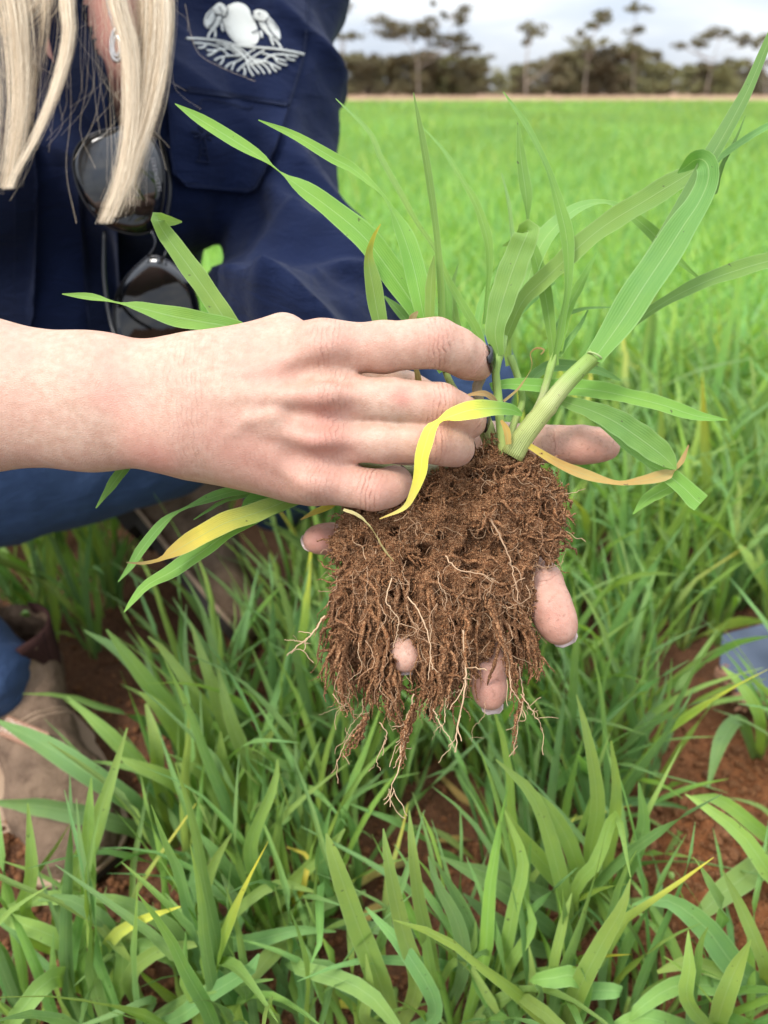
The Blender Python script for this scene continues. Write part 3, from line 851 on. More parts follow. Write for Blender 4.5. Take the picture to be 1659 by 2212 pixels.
joints = [(K(1205, 960, 0.375), np.array([1, 0, 0]), R(45), 0.9, 0.0013), (K(1160, 1262, 0.37), K(1186, 1305, 0.36) - K(1168, 1258, 0.36), R(50), 0.9, 0.0013), (K(1047, 1400, 0.37), np.array([0, -1.0, 0]), R(45), 0.8, 0.0013)]
reds = [(K(1270, 962, 0.375), 0.020, 0.50), (K(1200, 1340, 0.365), 0.018, 0.55), (K(1056, 1490, 0.37), 0.018, 0.55), (K(876, 1420, 0.375), 0.014, 0.7), (K(690, 1165, 0.38), 0.014, 0.75), (K(1150, 958, 0.375), 0.010, 0.2)]
cu, cm_, rd = skin_mesh(V, F, joints, reds)
BV.append(c2w(V)); BF.append(F + nb_); BU.append(cu); BM.append(cm_); BR.append(rd); BD.append(np.full(len(V), 0.75)); nb_ += len(V)

# ---------------- rest of the body: neck, head, chest, arms inside the sleeves, coarse
def cone_list(fl, f, lst):
    for a in lst: fl.cone(f, *a)
HEAD = P(150, -400, 0.66)
lo = np.array([-0.75, -0.40, 0.36]); hi = np.array([0.10, 0.75, 1.05])
fl = Field(lo, hi, 0.006); f = fl.new(); fl.big = 0.2; f[:] = 0.2
fl.cone(f, K(150, 70, 0.715), K(70, 800, 0.83), 0.148, 0.120, 0.0, 0.62)
fl.cone(f, K(200, -90, 0.70), K(215, 200, 0.650), 0.060, 0.060, 0.03, 0.9)
fl.cone(f, K(190, -60, 0.715), K(165, -330, 0.69), 0.058, 0.052, 0.04)
hc = K(150, -470, 0.67)
fl.cone(f, hc + np.array([0, 0.035, 0.01]), hc + np.array([0, -0.045, -0.012]), 0.078, 0.056, 0.03, 1.12)
fl.cone(f, hc + np.array([0, -0.004, -0.088]), hc + np.array([0, -0.028, -0.100]), 0.007, 0.012, 0.014)     # nose
fl.cone(f, hc + np.array([-0.017, -0.058, -0.068]), hc + np.array([0.017, -0.058, -0.068]), 0.010, 0.010, 0.008)  # lips
fl.cone(f, hc + np.array([0, -0.090, -0.05]), hc + np.array([0, -0.092, -0.05]), 0.022, 0.022, 0.02)        # chin
for s in (-1, 1):
    fl.cone(f, hc + np.array([s * 0.077, 0.01, 0.01]), hc + np.array([s * 0.080, -0.03, 0.008]), 0.014, 0.010, 0.006)
    fl.cone(f, hc + np.array([s * 0.032, 0.008, -0.082]), hc + np.array([s * 0.034, 0.008, -0.082]), 0.012, 0.012, 0.006)
fl.cone(f, K(-220, 60, 0.74), K(-620, 560, 0.60), 0.052, 0.043, 0.03)
fl.cone(f, K(-620, 560, 0.60), K(-560, 800, 0.43), 0.043, 0.042, 0.02)
fl.cone(f, K(-560, 800, 0.43), K(-400, 832, 0.386), 0.042, 0.041, 0.02)
fl.cone(f, K(530, 60, 0.74), K(610, 640, 0.665), 0.050, 0.042, 0.03)
fl.cone(f, K(610, 640, 0.665), K(605, 800, 0.59), 0.042, 0.034, 0.02)
V, F = surface_nets(fl, f)
V = relax(V, F, 2, 0.5)
z = np.zeros(len(V))
rd = np.exp(-(np.linalg.norm(V - K(225, 110, 0.6), axis=1) / 0.12) ** 2) * 0.9
BV.append(c2w(V)); BF.append(F + nb_); BU.append(z); BM.append(z); BR.append(rd); BD.append(z); nb_ += len(V)
bme = mesh_from('body', np.vstack(BV), np.vstack(BF))
attr(bme, 'crease_u', np.concatenate(BU)); attr(bme, 'crease_m', np.concatenate(BM)); attr(bme, 'red', np.concatenate(BR)); attr(bme, 'dirt', np.concatenate(BD))
body = obj('body', bme, SKIN, person)

# fingernails: small domed plates
def nail(center, tip_dir, normal, ln, wd, mat, thick=0.0009, label=None):
    c = np.asarray(center, float); t = np.asarray(tip_dir, float); t = t / np.linalg.norm(t)
    nrm = np.asarray(normal, float); nrm = nrm - t * (nrm @ t); nrm /= np.linalg.norm(nrm); s = np.cross(t, nrm)
    nu, nv = 9, 9; Vt = []; 
    for lay in (0, 1):
        for iu in range(nu):
            for iv in range(nv):
                u = iu / (nu - 1) * 2 - 1; v = iv / (nv - 1) * 2 - 1
                ww = wd / 2 * math.sqrt(max(0.0, 1 - 0.55 * max(v, 0) ** 4 - 0.55 * max(-v, 0) ** 4)) * (1 if abs(v) < 0.99 else 0.8)
                h = -0.15 * wd * u * u - 0.08 * ln * v * v - lay * thick * (1.0)
                Vt.append(c + s * u * ww + t * v * ln / 2 + nrm * h)
    Fq = []
    N = nu * nv
    for iu in range(nu - 1):
        for iv in range(nv - 1):
            a = iu * nv + iv; q = (a, a + 1, a + nv + 1, a + nv)
            Fq.append(q); Fq.append(tuple(x + N for x in q[::-1]))
    rim = [iv for iv in range(nv)] + [iu * nv + nv - 1 for iu in range(1, nu)] + [(nu - 1) * nv + iv for iv in range(nv - 2, -1, -1)] + [iu * nv for iu in range(nu - 2, 0, -1)]
    for a, b in zip(rim, rim[1:] + rim[:1]): Fq.append((a, a + N, b + N, b))
    o = obj('fingernail', mesh_from('fingernail', c2w(np.array(Vt)), Fq), mat, body)
    if label: o['label'] = label
    return o
def nail_on(ch, nrm, tdir, ln, wd, mat, lift=0.0007, label=None):
    p, r_ = ch[-1]; nrm = np.asarray(nrm, float); nrm = nrm / np.linalg.norm(nrm)
    return nail(K(*p) + nrm * (R(r_, p[2]) + lift), tdir, nrm, ln, wd, mat, label=label)
nail_on(fingers['index'], (0.74, 0.16, -0.66), K(1046, 812, 0.372) - K(1032, 764, 0.352), R(64), R(50), POLISH, 0.0027, label='glossy black polished nail')
nail_on(fingers['middle'], (0.92, 0.05, -0.36), K(1014, 940, 0.370) - K(1016, 895, 0.353), R(54), R(46), POLISH, 0.0022)
nail_on(fingers['ring'], (0.97, -0.05, -0.10), K(985, 990, 0.372) - K(992, 950, 0.356), R(48), R(42), POLISH, 0.0016)
nail_on(fingers['little'], (0.75, 0.55, 0.30), K(850, 1020, 0.380) - K(866, 1045, 0.362), R(40), R(36), POLISH)
# left hand: nails seen edge on, past the fingertip pads
nail(K(1212, 1366, 0.3835), (K(1222, 1392, 0.380) - K(1200, 1350, 0.384)), np.array([0.1, -0.25, 1.0]), R(72), R(62), NAIL)
nail(K(1060, 1510, 0.3855), (K(1064, 1540, 0.3835) - K(1057, 1495, 0.386)), np.array([0.05, -0.2, 1.0]), R(70), R(54), NAIL)
nail(K(876, 1432, 0.3695), (K(879, 1457, 0.367) - K(876, 1412, 0.370)), np.array([0, -0.1, 1.0]), R(56), R(46), NAIL)
nail(K(674, 1172, 0.3965), (K(650, 1180, 0.393) - K(690, 1166, 0.397)), np.array([-0.2, -0.35, 1.0]), R(56), R(46), NAIL)

# ---------------- shirt
lo = np.array([-0.72, -0.36, 0.42]); hi = np.array([0.10, 0.62, 1.0])
fl = Field(lo, hi, 0.0042); fl.big = 0.2; f = fl.new(); f[:] = 0.2
fl.cone(f, K(150, 60, 0.705), K(70, 780, 0.82), 0.166, 0.140, 0.0, 0.66)
fl.cone(f, K(330, 300, 0.660), K(345, 330, 0.665), 0.083, 0.085, 0.05)
fl.cone(f, K(-40, 300, 0.660), K(-50, 330, 0.665), 0.083, 0.085, 0.05)
fl.cone(f, K(215, -120, 0.715), K(545, -50, 0.715), 0.075, 0.066, 0.04)
fl.cone(f, K(120, -120, 0.715), K(-230, -30, 0.735), 0.075, 0.066, 0.04)
sl = fl.new(); sl[:] = 0.2
fl.cone(sl, K(572, -20, 0.715), K(560, 320, 0.705), 0.067, 0.066, 0.02)
fl.cone(sl, K(562, 320, 0.705), K(648, 610, 0.670), 0.066, 0.052, 0.03)
fl.cone(sl, K(648, 610, 0.670), K(662, 690, 0.650), 0.052, 0.059, 0.03)
fl.cone(sl, K(655, 680, 0.650), K(690, 850, 0.560), 0.059, 0.050, 0.03)
fl.cone(sl, K(-220, 60, 0.74), K(-620, 560, 0.60), 0.066, 0.058, 0.03)
fl.cone(sl, K(-620, 560, 0.60), K(-600, 720, 0.49), 0.058, 0.057, 0.03)
f = smin(f, sl, 0.012)
V, F = surface_nets(fl, f)
V = relax(V, F, 2, 0.5)
N = vnormals(V, F)
# cloth folds: ridges running along the sleeve, slack at the elbow and pulling towards the arm pit
Vp = topx(c2w(V))
def ridge(p, s, sharp=1.6):
    q = 1 - np.abs(fbm(p, s, 3, 0.45)); return np.sign(q) * np.abs(q) ** sharp
elb = np.exp(-(((Vp[:, 0] - 650) / 190) ** 2 + ((Vp[:, 1] - 690) / 130) ** 2))
arm = np.exp(-((Vp[:, 0] - 640) / 130) ** 2) * np.clip((Vp[:, 0] - 540) / 60, 0, 1)
slackd = (0.0032 + 0.0110 * elb + 0.0065 * arm)
pw = V * np.array([1.0, 0.55, 0.8]) + 0.02 * np.stack([fbm(V, 9, 2), fbm(V + 3, 9, 2), fbm(V + 9, 9, 2)], 1)
dsp = slackd * ridge(pw @ np.array([[0.8, -0.6, 0], [0.6, 0.8, 0], [0, 0, 1]]), 13)
pe = V * np.array([0.6, 2.0, 0.8])
dsp += elb * 0.009 * ridge(pe, 15)
ca_, sa_ = math.cos(0.6), math.sin(0.6)
wp = V + 0.035 * np.stack([vnoise(V, 6), vnoise(V + 4, 6), vnoise(V + 8, 6)], 1)
fq = np.stack([(wp[:, 0] * ca_ - wp[:, 1] * sa_) * 5.0, (wp[:, 0] * sa_ + wp[:, 1] * ca_) * 17.0, wp[:, 2] * 8.0], 1)
big_f = np.clip(1 - np.abs(vnoise(fq, 1.0)) * 2.2, 0, 1) ** 1.5
big_f2 = np.clip(1 - np.abs(vnoise(fq[:, [1, 0, 2]] * np.array([0.9, 1.1, 1]) + 31, 0.8)) * 2.4, 0, 1) ** 1.5
dsp = dsp + (0.0060 + 0.0190 * arm + 0.0200 * elb) * big_f + (0.0045 + 0.009 * elb) * big_f2
V = V + N * (dsp - 0.006 - 0.004 * arm)[:, None]
# neck opening: cut a V out of the front, and the cuff ends of the sleeves
px, py = Vp[:, 0], Vp[:, 1]
lx = np.interp(py, [-200, 0, 180, 290], [120, 192, 233, 257]); rx = np.interp(py, [-200, 0, 180, 290], [390, 318, 285, 262])
neck = (py < 292) & (px > lx) & (px < rx) & (Vp[:, 2] < 0.72)
top = (V[:, 1] > K(0, -165, 0.70)[1]) & (np.hypot(V[:, 0] - K(190, 0, .7)[0], V[:, 2] - 0.70) < 0.085)
cut = neck | top
F = F[~cut[F].any(1)]
shirt_w = c2w(V)
shirt = obj('shirt', mesh_from('shirt', shirt_w, F), NAVY, person)
sbvh = BVHTree.FromPolygons([Vector(v) for v in shirt_w], [tuple(int(x) for x in q) for q in F])
def on_shirt(px, py, lift=0.0015):
    v = ray(px, py)
    hit, nrm, idx, dist = sbvh.ray_cast(Vector(C0), Vector(v))
    if hit is None: return np.array(P(px, py, 0.62))
    return np.array(hit) - v * lift
def sheet(name, outline, lift, thick, mat, parent, step=10.0, smooth_edge=True):
    """a flat cloth piece cut to a pixel outline and laid on the shirt (solid, with its own thickness)"""
    o = np.array(outline, float); x0, y0 = o.min(0); x1, y1 = o.max(0)
    # column-wise grid between the outline's upper and lower edges
    nx_ = max(3, int((x1 - x0) / step)); ny_ = max(3, int((y1 - y0) / step))
    n = len(o); Vt = []
    for a in range(nx_ + 1):
        x = x0 + (x1 - x0) * (0.002 + 0.996 * a / nx_); yy = []
        for k in range(n):
            p, q = o[k], o[(k + 1) % n]
            if (p[0] - x) * (q[0] - x) <= 0 and p[0] != q[0]: yy.append(p[1] + (q[1] - p[1]) * (x - p[0]) / (q[0] - p[0]))
        lo_, hi_ = min(yy), max(yy)
        for b in range(ny_ + 1): Vt.append((x, lo_ + (hi_ - lo_) * b / ny_))
    top_ = np.array([on_shirt(x, y, lift) for x, y in Vt])
    g = top_.reshape(nx_ + 1, ny_ + 1, 3)
    for _ in range(2):
        g2 = g.copy(); g2[1:-1, 1:-1] = 0.5 * g[1:-1, 1:-1] + 0.125 * (g[:-2, 1:-1] + g[2:, 1:-1] + g[1:-1, :-2] + g[1:-1, 2:]); g = g2
    top_ = g.reshape(-1, 3)
    bot = np.array([p + ray(*q) * thick for p, q in zip(top_, Vt)])
    Fq = []; m_ = ny_ + 1; Nn = len(top_)
    for a in range(nx_):
        for b in range(ny_):
            q = (a * m_ + b, (a + 1) * m_ + b, (a + 1) * m_ + b + 1, a * m_ + b + 1); Fq.append(q[::-1]); Fq.append(tuple(i_ + Nn for i_ in q))
    rim = [b for b in range(m_)] + [a * m_ + ny_ for a in range(1, nx_ + 1)] + [nx_ * m_ + b for b in range(ny_ - 1, -1, -1)] + [a * m_ for a in range(nx_ - 1, 0, -1)]
    for a, b in zip(rim, rim[1:] + rim[:1]): Fq.append((a, b, b + Nn, a + Nn))
    return obj(name, mesh_from(name, np.vstack([top_, bot]), Fq), mat, parent)
def shirt_strokes(name, lines, mat, parent, lift=0.0012, ext=True):
    T_ = Tubes()
    for pts, w in lines:
        D = catmull(np.column_stack([np.array(pts, float), np.broadcast_to(np.asarray(w, float), (len(pts),))]), max(6, 4 * len(pts)))
        p3 = np.array([on_shirt(x, y, lift) for x, y, _ in D]); rr = D[:, 2] / 2 * 0.6 / FPX
        if len(p3) > 4: p3[1:-1] = (p3[:-2] + 2 * p3[1:-1] + p3[2:]) / 4
        T_.add(p3, rr, 6)
    return obj(name, T_.build(name), mat, parent)
# pocket flap, pocket, plackets, collar
sheet('pocket_flap', [(362, 205), (380, 190), (500, 206), (626, 222), (595, 320), (556, 405), (535, 416), (405, 404), (372, 372), (364, 300)], 0.0085, 0.0045, NAVY, shirt)
sheet('chest_yoke', [(405, 186), (520, 203), (628, 221), (624, 229), (520, 213), (405, 198)], 0.0105, 0.002, NAVY2, shirt)
sheet('button_placket', [(165, 330), (250, 330), (255, 520), (262, 740), (190, 740), (175, 520)], 0.006, 0.0045, NAVY2, shirt)
sheet('placket_edge', [(-10, 120), (80, 140), (82, 420), (78, 660), (60, 720), (-10, 720)], 0.006, 0.0045, NAVY2, shirt)
sheet('collar', [(318, -30), (372, -30), (378, 40), (352, 120), (300, 240), (272, 300), (268, 290), (292, 150)], 0.020, 0.010, NAVY, shirt)
sheet('collar', [(192, -30), (120, -30), (95, 40), (120, 150), (190, 260), (254, 300), (256, 285), (232, 180)], 0.018, 0.010, NAVY, shirt)
# turned edge of the neck opening
nk = [(186, -40), (190, 0), (212, 90), (231, 178), (246, 245), (258, 296), (270, 245), (288, 178), (302, 90), (321, 0), (332, -40)]
shirt_strokes('neckline_edge', [([(x - 9, y) for x, y in nk[:6]], 26), ([(x + 9, y) for x, y in nk[5:]], 26)], NAVY, shirt, 0.002)
# stitch lines and the sleeve seam
ST = []
for ln in ([(362, 296), (376, 368), (408, 397), (533, 409), (552, 400), (590, 318)], [(405, 192), (520, 207), (626, 223)], [(383, 232), (430, 236), (436, 214), (490, 222), (540, 236), (545, 226)],
           [(172, 335), (180, 520), (196, 735)], [(246, 335), (250, 520), (256, 735)], [(74, 150), (76, 420), (70, 660)], [(30, 150), (32, 420), (30, 660)]):
    ST.append((ln, 2.2))
shirt_strokes('stitching', ST, NAVY2, shirt, 0.0105)
seam = shirt_strokes('sleeve_seam', [([(664, -10), (662, 60), (655, 120), (640, 175), (622, 230), (585, 330), (552, 415)], 6)], NAVY2, shirt, 0.001)
for b_y in (352, 392, 470, 512, 560, 590, 640):      # creases held between the buttons
    pass
# white embroidery: two beetles, a ball, the ground line and roots
def E(x, y): return (371.6 + 0.2 * x, 0.2 * y)
def patch(pts, lift):
    pts = [E(*p) for p in pts]; c = np.mean(pts, 0); ring = catmull(np.array(pts + [pts[0]]), 40)[:-1]
    Vt = []; Fq = []
    rings = [1.0, 0.93, 0.6, 0.3]; lifts = [0.2, 1.0, 1.15, 1.2]
    for rr, lf_ in zip(rings, lifts):
        for p in ring: q = c + (p - c) * rr; Vt.append(on_shirt(q[0], q[1], lift * lf_))
    Vt.append(on_shirt(c[0], c[1], lift * 1.2)); n = len(ring)
    for k in range(3):
        for a in range(n): b = (a + 1) % n; Fq.append((k * n + b, k * n + a, (k + 1) * n + a, (k + 1) * n + b))
    for a in range(n): Fq.append((3 * n + (a + 1) % n, 3 * n + a, 4 * n))
    return np.array(Vt), Fq
LF = 0.0013
pm = [patch([(600, 60), (700, 25), (800, 60), (860, 150), (900, 240), (930, 330), (945, 400), (900, 480), (800, 497), (690, 465), (620, 390), (565, 290), (550, 210), (580, 120)], LF),
      patch([(430, 90), (500, 32), (555, 45), (585, 85), (598, 130), (570, 165), (500, 165), (455, 140)], LF * 1.05),
      patch([(425, 95), (370, 150), (345, 220), (350, 270), (385, 310), (430, 270), (462, 215), (460, 160)], LF * 0.95),
      patch([(470, 180), (535, 178), (520, 240), (490, 290), (440, 320), (405, 310), (450, 260)], LF * 0.95),
      patch([(875, 125), (930, 102), (1010, 125), (1048, 175), (1030, 225), (975, 240), (915, 215), (890, 170)], LF * 1.05),
      patch([(1050, 180), (1110, 245), (1160, 330), (1172, 415), (1140, 430), (1080, 360), (1025, 270), (1030, 225)], LF * 0.95),
      patch([(935, 240), (1005, 250), (1050, 330), (1110, 400), (1090, 415), (1040, 385), (990, 330), (955, 290)], LF * 0.95)]
V_, F_ = join(pm)
emb = obj('embroidered_emblem', mesh_from('embroidered_emblem', V_, F_), THREAD, shirt)
emb['label'] = 'white embroidered emblem of two beetles on a ball above spreading roots'
def es(pts, w): return ([E(*p) for p in pts], w * 0.2)
lines = [es([(155, 415), (300, 420), (430, 432), (560, 452), (700, 490), (850, 510), (1000, 520), (1150, 535), (1260, 552), (1350, 570), (1422, 588)], 30),
         es([(440, 315), (405, 360), (385, 410)], 26), es([(460, 310), (468, 360), (462, 408)], 26), es([(535, 250), (540, 300), (555, 340)], 26), es([(540, 215), (580, 260), (620, 300)], 10),
         es([(1060, 400), (1080, 450), (1098, 495)], 26), es([(1100, 420), (1150, 470), (1185, 525)], 26), es([(960, 340), (970, 380), (972, 410)], 30), es([(880, 165), (895, 205), (910, 215)], 22), es([(590, 95), (605, 140), (560, 175)], 20),
         es([(235, 465), (330, 470), (430, 485), (510, 515), (570, 560), (620, 610)], 24), es([(280, 518), (330, 515), (365, 490)], 24),
         es([(370, 545), (450, 548), (530, 535), (620, 520)], 24), es([(380, 600), (430, 585), (480, 550)], 24),
         es([(455, 655), (520, 620), (620, 605), (740, 605)], 22), es([(515, 700), (545, 665), (555, 620)], 22),
         es([(575, 735), (620, 690), (700, 665), (770, 625), (850, 560), (900, 535)], 22), es([(645, 760), (655, 720), (680, 680)], 22),
         es([(705, 770), (760, 715), (830, 660), (900, 600), (1000, 545)], 22), es([(480, 465), (560, 490), (640, 540), (740, 605)], 20), es([(560, 470), (660, 520), (760, 600), (880, 700)], 20),
         es([(650, 495), (740, 560), (800, 640), (830, 740), (880, 825)], 22), es([(780, 815), (790, 760), (770, 725)], 22), es([(840, 690), (890, 740), (940, 800)], 22),
         es([(700, 500), (800, 570), (860, 640), (960, 740), (1000, 800)], 20), es([(890, 660), (980, 690), (1040, 750), (1062, 795)], 22), es([(880, 690), (970, 670), (1050, 610), (1130, 590), (1240, 595), (1355, 612)], 22),
         es([(880, 640), (1000, 665), (1100, 705), (1172, 745)], 22), es([(1060, 690), (1090, 740), (1130, 775)], 22), es([(980, 580), (1060, 600), (1150, 640), (1230, 660)], 22), es([(1110, 630), (1150, 680), (1240, 705)], 22), es([(1230, 600), (1260, 640), (1325, 652)], 22)]
shirt_strokes('emblem_outline', lines, THREAD, emb if False else shirt, 0.0018)['label'] = 'white thread ground line, legs and roots of the emblem'
shirt_strokes('emblem_gap_line', [es([(375, 200), (400, 150), (430, 120)], 12), es([(400, 290), (445, 250), (468, 200), (465, 155)], 13), es([(470, 160), (540, 168)], 12), es([(515, 65), (520, 100), (548, 128)], 13),
                                      es([(1045, 185), (1010, 235), (935, 232)], 12), es([(1020, 250), (1060, 330), (1130, 405)], 12), es([(1050, 210), (1110, 260), (1135, 320)], 10), es([(945, 130), (935, 165)], 12),
                                      es([(860, 350), (910, 335), (935, 300)], 14), es([(605, 85), (590, 165), (560, 190)], 12), es([(845, 130), (880, 190), (930, 240)], 12)], NAVY2, shirt, 0.0042)  # navy gaps between the white stitched parts of the emblem
# tone on tone windmill on the pocket flap
wm = [([(424, 348), (455, 351)], 3.5), ([(430, 347), (436, 310)], 3), ([(450, 348), (444, 310)], 3), ([(432, 332), (448, 333)], 3), ([(434, 320), (446, 321)], 3)]
for k in range(9):
    a = k / 9 * 6.28
    wm.append(([(440, 290), (440 + 22 * math.cos(a), 290 + 20 * math.sin(a))], 4.0))
wm.append(([(440, 290), (412, 284)], 4))
shirt_strokes('windmill_motif', wm, NAVY2, shirt, 0.0098)

# ---------------- pendant
T_ = Tubes()
a = np.linspace(0, 2 * math.pi, 25)
T_.add(np.array([P(252 + 12 * math.cos(t), 98 + 34 * math.sin(t), 0.562) for t in a]), 0.0016, 6)
T_.add(np.array([P(252 + 7 * math.cos(t), 100 + 22 * math.sin(t), 0.560) for t in a]), 0.0012, 6)
T_.add(catmull(np.array([P(205, -120, 0.60), P(225, -20, 0.580), P(250, 64, 0.563), P(275, -20, 0.580), P(295, -120, 0.60)]), 24), 0.0007, 5)
obj('pendant_necklace', T_.build('pendant_necklace'), SILVER, person)

# ---------------- hair
hr = np.random.default_rng(3)
HT = Tubes()
def lock(pts, w0, w1, cnt, d_, spread=1.0, thick=0.00030, tone=0.65, tips=0.12):
    base = catmull(np.array([[p[0], p[1], p[2] if len(p) > 2 else d_] for p in pts]), 30)
    t = np.linspace(0, 1, 30)
    for k in range(cnt):
        u, v = hr.normal() * 0.42, hr.normal() * 0.42
        fr = hr.normal() * 0.16; ph = hr.random(3) * 6.28
        wid = (w0 * (1 - t) + w1 * t)
        off = wid * (u + 0.17 * np.sin(t * 5 + ph[0]) * spread + 0.10 * np.sin(t * 11 + ph[1]) * spread + 1.8 * fr * t ** 2 * spread)
        cl_t = 0.16 * math.sin(u * 21 + w0) + 0.10 * math.sin(u * 47 + w0 * 3)
        ydev = wid * 0.16 * np.sin(t * 4 + ph[1])
        dd = base[:, 2] + v * 0.017 + 0.003 * np.sin(t * 4 + ph[2])
        end = 1.0 - (0.36 if tips > 0.15 else 0.25) * hr.random() ** 1.3 - (0.25 * hr.random() if hr.random() < 0.2 else 0)
        q = np.array([P(x, y, z) for x, y, z in zip(base[:, 0] + off, base[:, 1] + ydev, dd)])
        m_ = max(8, int(30 * end)); q = q[:m_]
        rad = thick * (0.8 + 0.5 * hr.random()) * np.linspace(1, 0.3, m_)
        HT.add(q, rad, 3, float(np.clip(tone + cl_t + 0.22 * hr.normal() + (0.10 if u > 0 else -0.05), 0, 1)))
d = 0.520
TH = 0.00014
lock([(110, -520, 0.66), (20, -330, 0.60), (-20, -150, 0.54), (28, 0), (42, 130), (44, 230), (28, 340), (6, 440)], 50, 18, 1150, d, 1.0, TH, 0.72, 0.2)
lock([(110, -520, 0.66), (-60, -330, 0.60), (-90, -150, 0.54), (-40, 0), (-25, 120), (-18, 240), (-22, 350), (-34, 450)], 60, 30, 300, d, 1.0, TH, 0.68)
lock([(120, -520, 0.66), (120, -300, 0.59), (140, -140, 0.54), (143, 0), (147, 80), (120, 190), (74, 300), (28, 385), (10, 435)], 19, 11, 560, d - 0.004, 1.0, TH, 0.75, 0.17)
lock([(170, -520, 0.66), (210, -300, 0.58), (235, -140, 0.53), (252, 0), (276, 90), (284, 180), (280, 290), (256, 400), (208, 515)], 26, 19, 760, d, 1.0, TH, 0.75, 0.17)
lock([(180, -520, 0.66), (280, -320, 0.59), (335, -140, 0.54), (352, 0), (350, 90), (335, 190), (306, 290), (266, 400), (222, 500)], 20, 22, 700, d + 0.003, 1.0, TH, 0.75, 0.2)
lock([(178, -520, 0.66), (270, -320, 0.59), (320, -140, 0.54), (330, 0), (328, 90), (318, 190), (300, 290), (288, 390), (286, 480)], 18, 24, 260, d + 0.003, 1.2, TH, 0.7, 0.2)
lock([(175, -520, 0.66), (260, -320, 0.59), (300, -140, 0.545), (305, 0), (312, 90), (305, 200), (292, 310), (285, 400), (270, 500)], 24, 24, 170, d + 0.008, 1.1, TH * 0.8, 0.55, 0.3)
lock([(110, -520, 0.66), (60, -300, 0.6), (60, -120, 0.56), (85, -10), (62, 30), (20, 65), (-20, 80)], 40, 40, 260, d + 0.006, 1.1, TH, 0.62, 0.3)
lock([(120, -520, 0.66), (60, -300, 0.6), (75, -120, 0.56), (95, 0), (90, 90), (70, 190), (62, 300)], 26, 18, 120, d + 0.008, 1.0, TH * 0.8, 0.55, 0.35)
# crown of the head and back hair
for k in range(420):
    a = hr.random() * 6.28
    h0 = HEAD if False else c2w(hc)
    top_ = h0 + np.array([0, 0.01, 0.105])
    side = np.array([math.cos(a) * 0.088, math.sin(a) * 0.095 + 0.01, 0.02])
    if math.sin(a) < -0.55: side = side * np.array([1.1, 0.75, 1])
    low = np.array([math.cos(a) * 0.098, max(math.sin(a), -0.35) * 0.11 + 0.02, -0.13 - 0.06 * hr.random()])
    q = catmull(np.array([top_ + hr.normal(size=3) * 0.006, h0 + side * np.array([0.7, 0.7, 1]) + np.array([0, 0, 0.062]), h0 + side + hr.normal(size=3) * 0.004, h0 + low]), 12)
    HT.add(q, np.full(12, 0.0016), 3, float(np.clip(0.6 + 0.2 * hr.normal(), 0, 1)))
# loose fly-away strands
for k in range(70):
    x0 = hr.choice([60, 150, 180, 230, 260, 300, 350, 372], p=[.08, .14, .16, .16, .16, .12, .1, .08]) + hr.normal() * 24
    y0 = hr.random() * 220 - 60
    ln = 60 + 330 * hr.random() ** 1.4; dx = hr.normal() * 55
    if y0 + ln > 500: ln = (500 - y0) * (0.6 + 0.4 * hr.random())
    q = catmull(np.array([[x0, y0 - 60, d], [x0 + dx * 0.2 + hr.normal() * 6, y0 + ln * 0.35, d + 0.01], [x0 + dx * 0.6 + hr.normal() * 9, y0 + ln * 0.7, d + 0.012], [x0 + dx + hr.normal() * 16, y0 + ln, d + 0.012]]), 16)
    HT.add(np.array([P(*z_) for z_ in q]), 0.00006 + 0.00004 * hr.random(), 3, float(hr.random() * 0.25 + 0.75))
hair = obj('hair', HT.build('hair'), HAIR, person)

# ---------------- jeans
lo = np.array([-0.75, -0.38, 0.52]); hi = np.array([0.20, 0.16, 1.18])  # jeans
fl = Field(lo, hi, 0.0055); fl.big = 0.2; f = fl.new(); f[:] = 0.2
fl.cone(f, K(40, 810, 0.87), K(120, 850, 0.92), 0.140, 0.120, 0.0, 0.8)                     # hips
fl.cone(f, K(-470, 1130, 0.70), K(330, 915, 0.86), 0.080, 0.092, 0.04)                      # right thigh
fl.cone(f, K(-470, 1130, 0.70), K(-48, 1462, 0.755), 0.070, 0.054, 0.03)                    # right shin
fl.cone(f, K(330, 800, 0.93), K(955, 815, 0.750), 0.098, 0.068, 0.04)                       # left thigh
fl.cone(f, K(955, 815, 0.750), K(600, 1075, 1.00), 0.066, 0.047, 0.03)                      # left shin
V, F = surface_nets(fl, f); V = relax(V, F, 2, 0.5); N = vnormals(V, F)
dsp = 0.0035 * ridge(V + 0.02 * np.stack([fbm(V, 8, 2)] * 3, 1), 14)
Vp = topx(c2w(V))
cuff = np.exp(-(((Vp[:, 0] - 0) / 110) ** 2 + ((Vp[:, 1] - 1470) / 110) ** 2))
dsp += cuff * 0.006 * ridge(V * np.array([1, 2.2, 1]), 22)
V = V + N * (dsp - 0.004)[:, None]
jeans = obj('jeans', mesh_from('jeans', c2w(V), F), DENIM, person)

